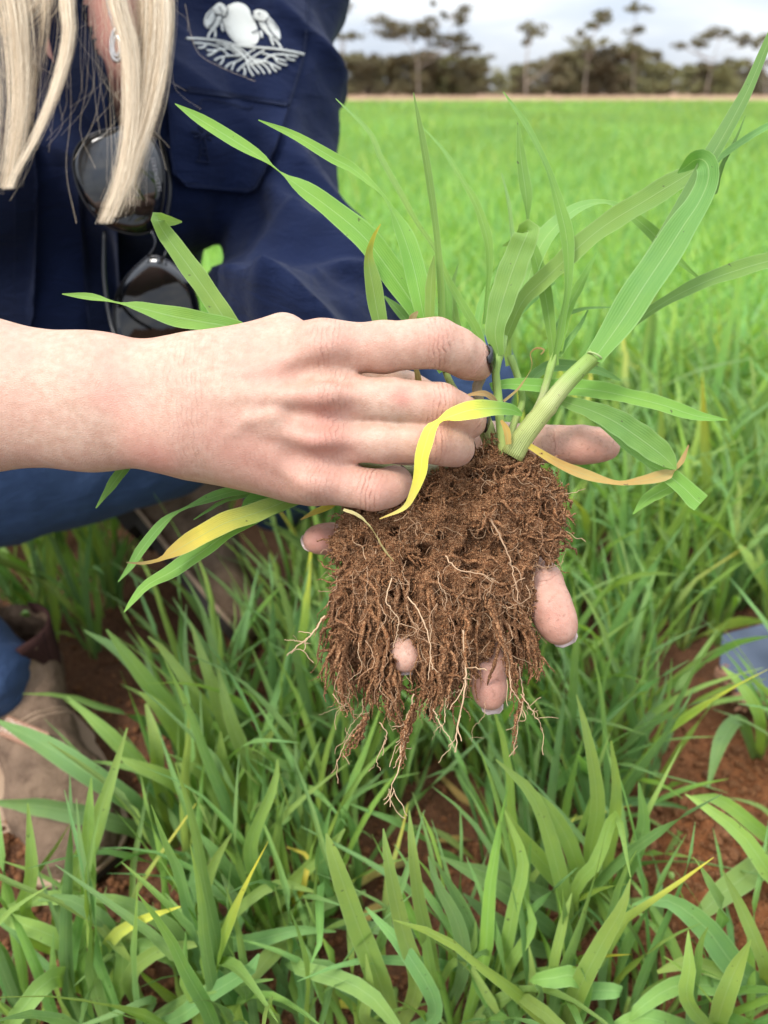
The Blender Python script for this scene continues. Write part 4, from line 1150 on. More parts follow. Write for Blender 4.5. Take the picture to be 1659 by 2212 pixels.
# ---------------- boots (built along +Y toe, Z up, then placed)
def make_boot(M4, tagged):
    fl = Field((-0.075, -0.05, -0.005), (0.075, 0.30, 0.20), 0.0035); f = fl.new()
    z = lambda x, y, zz: np.array([x, y, zz])
    fl.cone(f, z(0, 0.02, 0.055), z(0, 0.02, 0.165), 0.040, 0.046, 0.0)
    fl.cone(f, z(0, 0.0, 0.035), z(0, 0.02, 0.10), 0.036, 0.040, 0.02)
    fl.cone(f, z(0, 0.02, 0.085), z(0.003, 0.15, 0.050), 0.040, 0.036, 0.03)
    fl.cone(f, z(0, 0.01, 0.034), z(0.004, 0.17, 0.030), 0.033, 0.034, 0.02)
    fl.cone(f, z(0.012, 0.17, 0.030), z(0.006, 0.220, 0.028), 0.037, 0.034, 0.02)
    fl.cone(f, z(-0.010, 0.17, 0.030), z(-0.002, 0.225, 0.028), 0.037, 0.033, 0.02)
    V, F = surface_nets(fl, f); V = relax(V, F, 2, 0.5); N = vnormals(V, F)
    V[:, 2] = np.maximum(V[:, 2], 0.016 + 0.0 * V[:, 2])
    V = V + N * (0.0025 * fbm(V, 45, 3) - 0.001)[:, None]
    keep = ~((V[:, 2] > 0.158)[F].any(1))
    F = F[keep]
    A = np.array(M4)
    def tw(v): v = np.asarray(v, float); return v @ A[:3, :3].T + A[:3, 3]
    up = obj('boot', mesh_from('boot', tw(V), F), SUEDE, person)
    # sole and heel: outline extruded
    yy = np.linspace(-0.036, 0.262, 34)
    def hw(y, grow):
        s_ = (y + 0.036) / 0.298
        w = 0.034 + 0.014 * math.sin(max(0, min(1, (s_ - 0.25) / 0.75)) * math.pi) ** 1.0
        e = min(1.0, min(s_, 1 - s_) / 0.13); return (w + grow) * math.sqrt(max(0.0, 1 - (1 - e) ** 2)) + 0.001
    def slab(name, z0, z1, grow, ys_, mat):
        ring = [( hw(y, grow), y) for y in ys_] + [(-hw(y, grow), y) for y in ys_[::-1]]
        n = len(ring)
        Vt = [(x + 0.004 * (y > 0.1), y, z0) for x, y in ring] + [(x + 0.004 * (y > 0.1), y, z1) for x, y in ring]
        h = len(ys_)
        Fq = [(a, (a + 1) % n, n + (a + 1) % n, n + a) for a in range(n)]
        for a in range(h - 1):
            Fq.append((n + a, n + a + 1, n + n - 2 - a, n + n - 1 - a)); Fq.append((n - 1 - a, n - 2 - a, a + 1, a))
        return obj(name, mesh_from(name, tw(Vt), Fq, smooth=False), mat, up)
    slab('sole', 0.004, 0.015, 0.004, yy, RUBBER)
    slab('welt', 0.0152, 0.020, 0.0055, yy, WELT)
    slab('heel', -0.010, 0.0038, 0.003, yy[:9], RUBBER)
    # elastic gussets either side, pull tabs front and back
    for s in (-1, 1):
        Vt = []; n1, n2 = 8, 8
        for a in range(n1):
            for b in range(n2):
                v = b / (n2 - 1); zz = 0.162 - 0.105 * v; half = 0.034 * (1 - v) ** 0.6 + 0.006
                y = 0.028 + (a / (n1 - 1) * 2 - 1) * half
                r0 = 0.0455 if zz > 0.1 else 0.0455 - 0.004 * (0.1 - zz) / 0.05
                x = math.sqrt(max(1e-5, r0 ** 2 - (y - 0.02) ** 2)) + 0.0035
                Vt.append((s * x, y, zz))
        Fq = [(a * n2 + b, (a + 1) * n2 + b, (a + 1) * n2 + b + 1, a * n2 + b + 1) for a in range(n1 - 1) for b in range(n2 - 1)]
        obj('elastic_gusset', mesh_from('elastic_gusset', tw(Vt), Fq), ELASTIC, up).modifiers.new('s', 'SOLIDIFY').thickness = 0.003
    T_ = Tubes(); a = np.linspace(0, math.pi, 12)
    for sx in (-0.008, 0, 0.008):
        T_.add(tw([(sx, -0.026 - 0.010 * math.sin(t), 0.150 + 0.020 * math.sin(t) + 0.012 * math.cos(t)) for t in a]), 0.0045, 6)
    obj('pull_tab', T_.build('pull_tab'), LEATHER, up)
    return up, tw
toe = G(212, 1925); heel = G(35, 1500)
ax = np.array([toe[0] - heel[0], toe[1] - heel[1], 0]); ax /= np.linalg.norm(ax)
xax = np.cross(ax, [0, 0, 1])
B1 = np.eye(4); B1[:3, 0] = xax; B1[:3, 1] = ax; B1[:3, 2] = (0, 0, 0.80)
B1[:3, 3] = toe - ax * 0.258 + np.array([0, 0, 0.012])
boot1, tw1 = make_boot(B1, True)
boot1['label'] = 'brown suede ankle boot flat on the ground with a leather tag'
toe2 = G(505, 1395, 0.02); heel2 = P(285, 1125, 1.04)
ax = heel2 - toe2; ax = -ax / np.linalg.norm(ax)
side_up = P(470, 1080, 1.03) - (toe2 + heel2) / 2
zax = side_up - ax * (side_up @ ax); zax /= np.linalg.norm(zax); xax = np.cross(ax, zax)
B2 = np.eye(4); B2[:3, 0] = xax; B2[:3, 1] = ax; B2[:3, 2] = zax; B2[:3, 3] = heel2
boot2, tw2 = make_boot(B2, False)
boot2['label'] = 'brown suede ankle boot standing on its toe with the heel raised'
# leather tag with its lettering on the instep of the near boot
bw = [boot1]
bvh1 = BVHTree.FromObject(boot1, bpy.context.evaluated_depsgraph_get()) if False else BVHTree.FromPolygons([v.co.copy() for v in boot1.data.vertices], [tuple(p.vertices) for p in boot1.data.polygons])
def on_boot(px, py, lift):
    v = ray(px, py); hit = bvh1.ray_cast(Vector(C0), Vector(v))[0]
    return (np.array(hit) if hit is not None else P(px, py, 0.70)) - v * lift
# stitched seams across the instep of the near boot
T_ = Tubes()
for yl in (0.108, 0.114):
    row = []
    for k in range(15):
        xl = -0.040 + 0.080 * k / 14
        w0 = tw1([(xl, yl - 0.35 * xl * xl / 0.04, 0.30)])[0]
        h_ = bvh1.ray_cast(Vector(w0), Vector((0, 0, -1.0)))[0]
        if h_ is not None and h_.z > 0.03: row.append(np.array(h_) + np.array([0, 0, 0.0006]))
    if len(row) > 4: T_.add(np.array(row), 0.0009, 5)
if T_.V: obj('stitched_seam', T_.build('stitched_seam'), WELT, boot1)
tagq = [(18, 1548), (109, 1587), (92, 1628), (2, 1590)]
def bil(u, v):
    a, b, c, d_ = [np.array(q, float) for q in tagq]; return (a * (1 - u) + b * u) * (1 - v) + (d_ * (1 - u) + c * u) * v
tp = np.array([on_boot(*bil(a / 8, b / 5), 0.0022) for a in range(9) for b in range(6)])
cen, *_ = np.linalg.lstsq(np.column_stack([np.repeat(np.arange(9), 6), np.tile(np.arange(6), 9), np.ones(54)]), tp, rcond=None)
tp = np.column_stack([np.repeat(np.arange(9), 6), np.tile(np.arange(6), 9), np.ones(54)]) @ cen
nrm = np.cross(cen[0], cen[1]); nrm /= np.linalg.norm(nrm)
if nrm @ ray(55, 1588) > 0: nrm = -nrm
tp = tp + nrm * 0.003
bt = tp - nrm * 0.004
Fq = []
for a in range(8):
    for b in range(5):
        q = (a * 6 + b, (a + 1) * 6 + b, (a + 1) * 6 + b + 1, a * 6 + b + 1); Fq += [q, tuple(x + 54 for x in q[::-1])]
rim = list(range(6)) + [a * 6 + 5 for a in range(1, 9)] + [48 + b for b in range(4, -1, -1)] + [a * 6 for a in range(7, 0, -1)]
for a, b in zip(rim, rim[1:] + rim[:1]): Fq.append((a, b, b + 54, a + 54))
tago = obj('leather_tag', mesh_from('leather_tag', np.vstack([tp, bt]), Fq, smooth=False), LEATHER, boot1)
m = M('tag_print'); TAGP = m.done(m.bsdf((0.60, 0.50, 0.40), 0.6, 0.3))
def text_on(name, body_, origin, xdir, ydir, size, mat, parent):
    cu = bpy.data.curves.new(name, 'FONT'); cu.body = body_; cu.size = size; cu.extrude = 0.0003; cu.space_character = 1.15
    tmp = bpy.data.objects.new(name, cu); COL.objects.link(tmp)
    dg = bpy.context.evaluated_depsgraph_get()
    me = bpy.data.meshes.new_from_object(tmp.evaluated_get(dg)); bpy.data.objects.remove(tmp)
    xd = np.asarray(xdir) / np.linalg.norm(xdir); yd = np.asarray(ydir) - xd * (np.asarray(ydir) @ xd); yd /= np.linalg.norm(yd); zd = np.cross(xd, yd)
    co = np.zeros(len(me.vertices) * 3, np.float32); me.vertices.foreach_get('co', co); co = co.reshape(-1, 3)
    w = np.asarray(origin) + co[:, :1] * xd + co[:, 1:2] * yd + co[:, 2:3] * zd
    me.vertices.foreach_set('co', w.astype(np.float32).ravel()); me.update(); me.materials.clear()
    return obj(name, me, mat, parent)
def tagp(u, v): return (np.array([u * 8, v * 5, 1.0]) @ cen) + nrm * 0.0032
tx_ = tagp(0, 0.5) - tagp(1, 0.5); ty_ = tagp(0.5, 0) - tagp(0.5, 1)
# lettering stands upside down to the camera, as on the photograph
text_on('tag_lettering', 'AUSTRALI', tagp(0.86, 0.12), tx_, -ty_, 0.0088, TAGP, boot1)
text_on('tag_lettering', 'RM WANI', tagp(0.80, 0.50), tx_, -ty_, 0.0088, TAGP, boot1)

# ---------------- sunglasses hanging from the placket
sg = empty('sunglasses', tuple(P(300, 560, 0.565)))
tag(sg, 'dark wire framed sunglasses hanging lengthwise from the front of the navy shirt', 'sunglasses')
ring1 = [(157, 357), (161, 330), (175, 307), (200, 290), (236, 279), (276, 276), (312, 286), (336, 311), (350, 347), (355, 392), (352, 440), (341, 482), (326, 499), (300, 506), (268, 502), (234, 489), (204, 464), (180, 431), (165, 395)]
ring2 = [(320, 553), (287, 583), (257, 622), (246, 668), (249, 718), (268, 765), (330, 790), (398, 772), (428, 706), (424, 642), (396, 592), (352, 558)]
def lens_set(ring, dt, db, tilt=0.0):
    ys_ = [p[1] for p in ring]; y0, y1 = min(ys_), max(ys_); xs_ = [p[0] for p in ring]; x0, x1 = min(xs_), max(xs_)
    xc, yc = (x0 + x1) / 2, (y0 + y1) / 2
    def dep(x, y):
        u, v = (x - xc) / (x1 - x0) * 2, (y - yc) / (y1 - y0) * 2
        return dt + (db - dt) * (y - y0) / (y1 - y0) + tilt * u + 0.0045 * (u * u + v * v)
    rg = catmull(np.array(ring + [ring[0]], float), 72)
    pr = np.array([P(x, y, dep(x, y)) for x, y in rg])
    V_, F_ = tube(np.vstack([pr]), 0.00105, 8, cap=False)
    obj('rim', mesh_from('rim', V_, F_), DMETAL, sg)
    Vt = []; Fq = []; n = 71
    for k, s in enumerate((1.0, 0.8, 0.6, 0.4, 0.2)):
        for x, y in rg[:-1]: q = (xc + (x - xc) * s, yc + (y - yc) * s); Vt.append(P(q[0], q[1], dep(*q)))
    Vt.append(P(xc, yc, dep(xc, yc)))
    for k in range(4):
        for a in range(n): b = (a + 1) % n; Fq.append((k * n + a, k * n + b, (k + 1) * n + b, (k + 1) * n + a))
    for a in range(n): Fq.append((4 * n + a, 4 * n + (a + 1) % n, 5 * n))
    lo_ = obj('lens', mesh_from('lens', Vt, Fq), LENS, sg)
    md = lo_.modifiers.new('s', 'SOLIDIFY'); md.thickness = 0.0018; md.offset = 0
    return dep
dep1 = lens_set(ring1, 0.549, 0.5765, 0.006)
dep2 = lens_set(ring2, 0.593, 0.640, -0.003)
V_, F_ = tube(catmull(np.array([P(327, 499, 0.580), P(336, 522, 0.582), P(331, 540, 0.584), P(320, 553, 0.586)]), 10), 0.0011, 8)
obj('bridge', mesh_from('bridge', V_, F_), DMETAL, sg)
V_, F_ = tube(catmull(np.array([P(345, 470, 0.578), P(362, 500, 0.584), P(360, 540, 0.588), P(352, 558, 0.588)]), 10), 0.0010, 8)
obj('bridge', mesh_from('bridge', V_, F_), DMETAL, sg)
V_, F_ = tube(catmull(np.array([P(312, 286, 0.560), P(345, 300, 0.585), P(364, 370, 0.598), P(366, 430, 0.600), P(350, 520, 0.604)]), 16), 0.0016, 8)
obj('temple_arm', mesh_from('temple_arm', V_, F_), BPLASTIC, sg)
V_, F_ = tube(catmull(np.array([P(268, 765, 0.606), P(240, 700, 0.612), P(225, 600, 0.612), P(226, 500, 0.608)]), 16), 0.0016, 8)
obj('temple_arm', mesh_from('temple_arm', V_, F_), BPLASTIC, sg)
o0 = P(325, 340, dep1(325, 340) - 0.0016); xd = P(342, 420, dep1(342, 420) - 0.0016) - o0
text_on('lens_lettering', 'SERENGETI', o0, xd, P(345, 340, dep1(345, 340)) - P(325, 340, dep1(325, 340)), 0.0042, PRINT, sg)
# ================================================================== THE UPROOTED WHEAT PLANT
plant = empty('uprooted_wheat_plant', tuple(P(1085, 950, 0.372)))
tag(plant, 'uprooted wheat plant with green blades and a soil covered root mass held in two hands', 'plant')
g0, g1, g2, g3, g4 = GREENS
hl_n = [0]
def HL(pts, d, w, cols=None, tilt=0.0, n=22, fold=0.13, label=None, **kw):
    """held leaf: pts (px, py[, depth]) from base to tip, d = depth(s) at base and tip, w = widths in px"""
    k = len(pts); dd = np.linspace(d[0], d[1], k) if not np.isscalar(d) else np.full(k, d)
    Pw = np.array([P(p[0], p[1], (p[2] if len(p) > 2 else dd[i])) for i, p in enumerate(pts)])
    ww = np.array([x * (pts[i][2] if len(pts[i]) > 2 else dd[i]) / FPX for i, x in enumerate(w)])
    hl_n[0] += 1
    cols = [((c_[0] * 0.68, c_[1] * 0.82, c_[2] * 0.48) if c_[1] > 1.12 * c_[0] else tuple(min(1.0, q * 1.12) for q in c_)) for c_ in (cols or [GREENS[hl_n[0] % 4]])]
    # roll the blade so that the side seen here faces the sky, as a living blade does
    j_ = k // 2; T0 = Pw[min(j_ + 1, k - 1)] - Pw[j_ - 1]; T0 = T0 / np.linalg.norm(T0)
    vd0 = Pw[j_] - C0; vd0 = vd0 / np.linalg.norm(vd0); S0 = np.cross(T0, vd0); S0 /= np.linalg.norm(S0); N0 = np.cross(S0, T0)
    def up_of(a_):
        n_ = np.cross(S0 * math.cos(a_) + N0 * math.sin(a_), T0)
        return (n_ if n_ @ vd0 < 0 else -n_)[2]
    tilt = np.asarray(tilt, float)
    sg_ = 1.0 if up_of(0.3) > up_of(-0.3) else -1.0
    tilt = sg_ * (np.abs(tilt) + 0.30)
    o = obj('leaf', leaf_mesh('leaf', Pw, ww, tilt, cols or [GREENS[hl_n[0] % 4]], n, fold, seed=hl_n[0], **kw), None, plant)
    if label: o['label'] = label
    return o
# --- tall blades behind the hand
HL([(985, 800), (935, 720), (888, 650), (835, 575), (784, 510), (715, 452), (650, 405), (598, 368), (560, 338), (500, 300), (435, 260), (378, 224)], (0.385, 0.37), [40, 50, 56, 58, 54, 46, 36, 14, 22, 30, 24, 2], [g0, g1, g3, g3], [0.25, 0.2, 0.1, 0, 0, 0, 0.3, 1.1, 0.4, 0.1, 0, 0], 40)
HL([(960, 800), (937, 760), (917, 690), (894, 580), (865, 493), (830, 429), (790, 388), (755, 360), (725, 345), (640, 295), (558, 259)], (0.375, 0.365), [34, 36, 40, 48, 40, 16, 20, 24, 24, 18, 2], [g1, g1, g3, g3], [0.1, 0, 0, 0, 0.4, 0.9, 0.5, 0.2, 0, 0, 0], 40)
HL([(1045, 770), (1028, 713), (970, 609), (940, 540), (900, 481), (865, 418), (819, 336), (796, 284), (725, 213)], (0.385, 0.39), [20, 22, 17, 12, 11, 15, 15, 11, 2], [g1, g3, PALE], 0.3, 30)
HL([(958, 800), (953, 700), (952, 638), (943, 510), (929, 406), (912, 302), (893, 200)], (0.375, 0.365), [18, 19, 18, 15, 19, 15, 2], [g1, g1, g0], 0.2, 26)
HL([(1045, 700), (1052, 632), (1057, 568), (1051, 510), (1028, 441), (998, 389), (958, 325), (913, 275)], (0.395, 0.39), [8, 10, 17, 22, 18, 11, 9, 2], [g0, g3, PALE], 0.2, 26)
HL([(1198, 790), (1190, 719), (1178, 638), (1155, 551), (1141, 497), (1136, 420), (1126, 348), (1118, 261)], (0.385, 0.38), [18, 22, 30, 28, 9, 26, 22, 2], [g1, g1, g0, g0], [0, 0, 0, 0.2, 0.9, 0.2, 0, 0], 30)
HL([(1193, 790), (1213, 696), (1226, 609), (1225, 522), (1207, 441), (1178, 354), (1138, 273), (1087, 198)], (0.37, 0.362), [18, 22, 20, 31, 25, 15, 14, 2], [g1, g1, g0, PALE], [0.5, 0.5, 0.4, 0.1, 0.2, 0.5, 0.2, 0], 32)
# short broad blade folded over at its top
HL([(1078, 768), (1070, 712), (1093, 626), (1122, 545), (1138, 508, 0.3585), (1140, 498, 0.3640), (1132, 503, 0.3690), (1108, 522, 0.371), (1086, 531, 0.372)], (0.362, 0.358), [26, 44, 62, 60, 54, 48, 36, 18, 3], [g0, g0, g1, PALE], [0, 0, 0, 0, 0, 0.1, 0.2, 0.2, 0.2], 30, 0.05)
# long blade rising to the right behind the others
HL([(1075, 775), (1097, 722), (1130, 650), (1180, 600), (1290, 500), (1400, 430), (1478, 382), (1508, 362)], (0.372, 0.377), [22, 26, 40, 44, 46, 50, 46, 30], [g1, g3, g1, g0], [0.2, 0.3, 0.3, 0.2, 0.1, 0.1, 0.2, 0.3], 34, 0.10)
# broad blade on the thick tiller: rises, folds over at the top
HL([(1282, 778), (1345, 690), (1393, 615), (1440, 545), (1478, 485), (1508, 440), (1528, 395), (1530, 362, 0.3475), (1518, 345, 0.3520), (1500, 346, 0.3600), (1482, 360, 0.365), (1464, 374, 0.368)], (0.352, 0.345), [44, 68, 74, 70, 62, 55, 50, 46, 42, 36, 24, 3], [g0, g2, g2, BLUEG], [0.1, 0.05, 0, 0, 0, 0.05, 0.1, 0.1, 0, 0, 0, 0], 44, 0.11)
HL([(1288, 772), (1340, 672), (1416, 545), (1497, 405), (1545, 325), (1590, 244), (1622, 180), (1662, 84), (1690, 10)], (0.362, 0.350), [30, 34, 36, 32, 40, 36, 26, 18, 4], [g2, BLUEG, g2], 0.25, 34)
HL([(1530, 372), (1555, 342), (1602, 307), (1662, 271), (1720, 245)], (0.366, 0.37), [10, 14, 16, 14, 3], [PALE, BLUEG], 0.2, 18)
HL([(1545, 420), (1560, 360), (1590, 300), (1610, 250)], (0.368, 0.37), [12, 12, 7, 2], [g2], 0.3, 12)
# arched blade
HL([(1130, 640), (1161, 545), (1196, 493), (1248, 450), (1306, 438), (1352, 458), (1405, 499), (1432, 530), (1474, 571), (1520, 609)], (0.385, 0.395), [34, 44, 44, 30, 18, 22, 28, 26, 14, 2], [PALE, PALE, g0, g1], [0.2, 0.2, 0.3, 0.5, 0.9, 0.3, 0.1, 0.1, 0.2, 0], 34)
HL([(1285, 775), (1330, 725), (1370, 696), (1451, 644), (1538, 603), (1625, 574), (1690, 555), (1760, 520)], (0.365, 0.385), [16, 18, 20, 26, 36, 40, 36, 4], [g1, g0, g1], 0.2, 28)
HL([(1195, 720), (1219, 684), (1265, 667), (1323, 664)], (0.392, 0.40), [10, 12, 9, 2], [PALE, BLUEG], 0.4, 14)
HL([(1205, 760), (1225, 673), (1254, 615), (1289, 545)], (0.392, 0.40), [24, 28, 22, 3], [g3, g0], 0.2, 16)
HL([(835, 760), (819, 693), (807, 626), (796, 557), (804, 516), (822, 484)], (0.378, 0.368), [30, 34, 40, 24, 12, 2], [g0, g1, g3, YEL], [0, 0, 0, 0.3, 0.4, 0.2], 24)
HL([(930, 770), (929, 690), (932, 609), (938, 551)], (0.372, 0.366), [18, 22, 24, 2], [g3, g3, (0.26, 0.34, 0.06)], 0.1, 16)
HL([(1112, 560), (1107, 510), (1097, 430), (1083, 374)], (0.40, 0.41), [10, 11, 9, 2], [PALE], 0.3, 12)
HL([(965, 760), (968, 680), (962, 600), (945, 560)], (0.388, 0.395), [16, 20, 18, 3], [g1, PALE], 0.2, 14)
HL([(1000, 770), (985, 700), (975, 630), (990, 570)], (0.392, 0.40), [18, 22, 16, 3], [g3, PALE], 0.4, 14)
HL([(1035, 790), (1030, 720), (1046, 640), (1085, 560)], (0.395, 0.41), [20, 22, 16, 3], [PALE, g0], 0.3, 14)
HL([(1060, 770), (1110, 690), (1160, 640), (1200, 610)], (0.394, 0.405), [22, 22, 16, 3], [g2, PALE], 0.3, 14)
HL([(1100, 790), (1095, 720), (1100, 650), (1110, 600)], (0.392, 0.40), [16, 22, 18, 3], [g3, g0], 0.2, 14)
HL([(940, 780), (900, 720), (860, 670), (830, 640)], (0.392, 0.40), [20, 26, 22, 4], [g0, g2], 0.2, 14)
HL([(1205, 770), (1230, 735), (1255, 700), (1270, 670)], (0.392, 0.40), [16, 16, 10, 3], [PALE, BLUEG], 0.2, 12)
HL([(1130, 840), (1170, 800), (1215, 790), (1290, 800), (1340, 822)], (0.398, 0.42), [20, 26, 28, 20, 4], [BLUEG, BLUEG], 0.1, 16)
# --- blades on the far side of the wrist
HL([(565, 790), (530, 745), (492, 698), (450, 635), (400, 565), (358, 508), (342, 480, 0.372), (340, 472, 0.376), (350, 473, 0.380), (370, 478, 0.384), (393, 479, 0.386)], (0.385, 0.372), [36, 44, 46, 46, 45, 38, 32, 28, 24, 20, 3], [g3, g3, g1, PALE], [0, 0, 0, 0, 0, 0.1, 0.1, 0, 0, 0, 0], 34, 0.10)
HL([(570, 780), (530, 725), (492, 706), (440, 696), (375, 684), (300, 665), (255, 655), (200, 643), (134, 635)], (0.385, 0.362), [30, 36, 40, 42, 44, 28, 10, 19, 2], [g0, g1, g3, g3], [0.1, 0, 0, 0, 0, 0.4, 1.0, 0.3, 0], 32)
# --- blades below the hand, drooping left
HL([(760, 1030), (690, 1066), (629, 1079), (550, 1109), (484, 1131), (418, 1167), (374, 1193), (348, 1209), (308, 1217), (273, 1215)], (0.382, 0.352), [26, 30, 34, 44, 46, 42, 28, 11, 8, 2], [g0, g1, g3, (0.42, 0.42, 0.05), YEL, (0.6, 0.36, 0.06), BRN], [0, 0, 0, 0, 0, 0, 0, 0.4, 0.2, 0], 34, label='long blade turning yellow towards its brown tip')
HL([(760, 1040), (640, 1080), (560, 1115), (497, 1148), (440, 1189), (374, 1233), (317, 1265), (286, 1299), (268, 1323)], (0.386, 0.362), [24, 28, 30, 32, 36, 34, 22, 14, 2], [g0, g1, g0, g3], 0.15, 30)
HL([(760, 1010), (640, 1045), (528, 1057), (462, 1074), (396, 1101), (352, 1131), (308, 1184), (282, 1224), (255, 1257)], (0.388, 0.382), [22, 22, 24, 24, 13, 22, 24, 14, 2], [g0, g2, g0], [0.1, 0.1, 0.1, 0.2, 0.8, 0.3, 0.1, 0, 0], 30)
HL([(330, 930), (300, 965), (273, 1006), (246, 1043), (207, 1098)], (0.385, 0.38), [20, 24, 26, 24, 2], [g2, g0], 0.2, 16)
HL([(640, 1050), (497, 1079), (455, 1100), (418, 1123)], (0.396, 0.39), [8, 9, 8, 2], [g2], 0.2, 12)
HL([(680, 1060), (600, 1075), (546, 1082), (520, 1110)], (0.394, 0.388), [26, 30, 32, 4], [g0, g2], 0.1, 14)
HL([(760, 1060), (713, 1093), (680, 1107), (649, 1123)], (0.384, 0.38), [14, 17, 14, 2], [ORG, YEL, ORG], 0.2, 12)
# --- blades to the right
HL([(1060, 838), (1095, 830), (1180, 835), (1282, 842), (1367, 859), (1435, 876), (1503, 898), (1571, 907)], (0.372, 0.372), [20, 24, 34, 40, 33, 34, 24, 2], [g0, g1, g3, g1], 0.1, 28, label='blade lying almost level to the right above the thumb')
HL([(1205, 862), (1232, 872), (1275, 886), (1333, 914), (1401, 961), (1440, 992), (1460, 1014)], (0.362, 0.356), [20, 28, 38, 54, 58, 42, 4], [g0, g2, g0], 0.0, 26)
HL([(1270, 895), (1306, 926), (1355, 970), (1401, 1003), (1435, 1021), (1476, 1053), (1505, 1082), (1513, 1088)], (0.366, 0.362), [12, 16, 18, 20, 36, 40, 44, 42], [PALE, PALE, g1, g1], [0.5, 0.5, 0.5, 0.4, 0.1, 0, 0, 0], 24, label='torn blunt ended blade below the level one')
HL([(1460, 1040), (1449, 1050), (1401, 1077), (1367, 1111)], (0.37, 0.372), [30, 32, 26, 2], [g3, g1], 0.0, 14)
HL([(1130, 955), (1146, 965), (1207, 1002), (1265, 1026), (1333, 1044), (1384, 1039), (1421, 1031), (1445, 1024), (1455, 1018), (1472, 999), (1488, 961)], (0.36, 0.362), [10, 13, 19, 24, 15, 20, 26, 22, 8, 13, 2], [YEL, ORG, (0.56, 0.34, 0.10), ORG, (0.55, 0.36, 0.14), (0.40, 0.18, 0.08)], [0, 0, 0, 0, 0.5, 0.2, 0, 0, 0.6, 0.2, 0], 32, label='dry orange blade curling below the thumb')
# --- yellow blade hanging over the fingers
HL([(1128, 896, .346), (1104, 885, .341), (1066, 882, .334), (1018, 886, .3285), (978, 898, .3255), (950, 910, 0.3240), (931, 926, 0.3225), (920, 957, .3225), (912, 986, .3235), (908, 1020, .3255), (893, 1066, .3300), (872, 1098, .3345), (820, 1121, 0.340)], 0.33, [7, 24, 34, 42, 36, 20, 30, 34, 31, 29, 19, 11, 2], [(0.24, 0.38, 0.07), (0.26, 0.38, 0.07), (0.44, 0.46, 0.06), YEL, YEL, YEL, (0.62, 0.46, 0.06), (0.58, 0.42, 0.12), ORG], [0, 0, 0, 0, 0.2, 0.9, 0.3, 0, 0, 0, 0.1, 0.2, 0], 46, 0.08, label='yellow dying blade draped over the fingers')
# --- dried scraps
HL([(1088, 867), (1117, 843), (1138, 815), (1150, 788), (1146, 764), (1160, 752), (1176, 756), (1168, 766)], (0.356, 0.352), [6, 7, 7, 5, 4, 5, 4, 2], [BRN, (0.32, 0.17, 0.08), BRN], [0, 0.5, 1, 1.5, 2, 2.5, 3, 3], 24)
HL([(1075, 872), (1058, 856), (1039, 850), (1003, 855)], (0.352, 0.346), [8, 14, 13, 3], [BRN, (0.45, 0.20, 0.08)], 0.2, 12)
HL([(742, 1101), (773, 1114), (804, 1145), (826, 1184), (850, 1213)], (0.344, 0.340), [6, 11, 12, 12, 3], [STRAW, (0.40, 0.29, 0.17)], [0, 0.6, 1.2, 1.6, 1.8], 18, label='papery dead leaf sheath lying on the soil')
HL([(905, 840), (900, 805), (893, 780)], (0.378, 0.375), [16, 14, 4], [BRN], 0.2, 8)
HL([(888, 700), (893, 686), (903, 673)], (0.372, 0.368), [12, 17, 5], [(0.32, 0.19, 0.10)], 0.2, 8)
HL([(1098, 960), (1094, 930), (1082, 908)], (0.356, 0.355), [14, 16, 6], [ORG, (0.5, 0.22, 0.06)], 0.1, 10)
# --- tillers
LG = (0.25, 0.38, 0.07); WG = (0.40, 0.43, 0.145); PUR = (0.34, 0.22, 0.16)
def stem(pts, d, w, cols, nodes=(), n=16):
    k = len(pts); dd = np.linspace(d[0], d[1], k)
    return obj('stem', stem_mesh('stem', [P(p[0], p[1], dd[i]) for i, p in enumerate(pts)], [x * dd[i] / FPX / 2 for i, x in enumerate(w)], cols, n, 12, nodes), None, plant)
stem([(1105, 985), (1130, 945), (1158, 908), (1185, 875), (1225, 826), (1268, 784), (1286, 768)], (0.364, 0.353), [52, 46, 44, 40, 37, 34, 36], [WG, WG, WG, (0.42, 0.44, 0.18), LG, LG], (0.47,), 24)
stem([(1112, 960), (1140, 910), (1156, 888), (1174, 848), (1190, 791), (1199, 762)], (0.362, 0.3715), [22, 18, 15, 15, 18, 10], [WG, (0.45, 0.40, 0.22), (0.45, 0.44, 0.22), LG, LG], (0.3, 0.62), 22)
stem([(1088, 985), (1082, 930), (1075, 848), (1071, 796), (1082, 752), (1092, 725)], (0.366, 0.364), [24, 20, 19, 18, 24, 10], [WG, LG, LG, (0.30, 0.46, 0.12)], (0.4, 0.75), 20)
stem([(1072, 990), (1058, 930), (1040, 880), (1030, 840), (1040, 815), (1052, 790)], (0.37, 0.372), [26, 24, 22, 22, 22, 20], [WG, WG, PUR, PUR], (0.5,), 18)
stem([(1062, 985), (1040, 930), (1010, 890), (985, 850), (962, 800), (955, 740)], (0.376, 0.378), [18, 18, 17, 16, 15, 16], [WG, WG, LG], (0.6,), 18)
stem([(1095, 970), (1110, 915), (1128, 870), (1120, 820), (1102, 770)], (0.374, 0.384), [16, 16, 15, 15, 16], [WG, LG, LG], (0.5,), 14)
stem([(1050, 1000), (960, 1010), (880, 1018), (820, 1010), (770, 1004), (700, 1010)], (0.374, 0.380), [22, 26, 26, 24, 22, 20], [WG, (0.56, 0.52, 0.34), WG, (0.40, 0.33, 0.2)], (0.35,), 18)
stem([(1030, 1020), (940, 1030), (870, 1034), (800, 1026), (740, 1022)], (0.376, 0.382), [16, 18, 17, 16, 15], [WG, STRAW, (0.40, 0.33, 0.2)], (0.5,), 14)
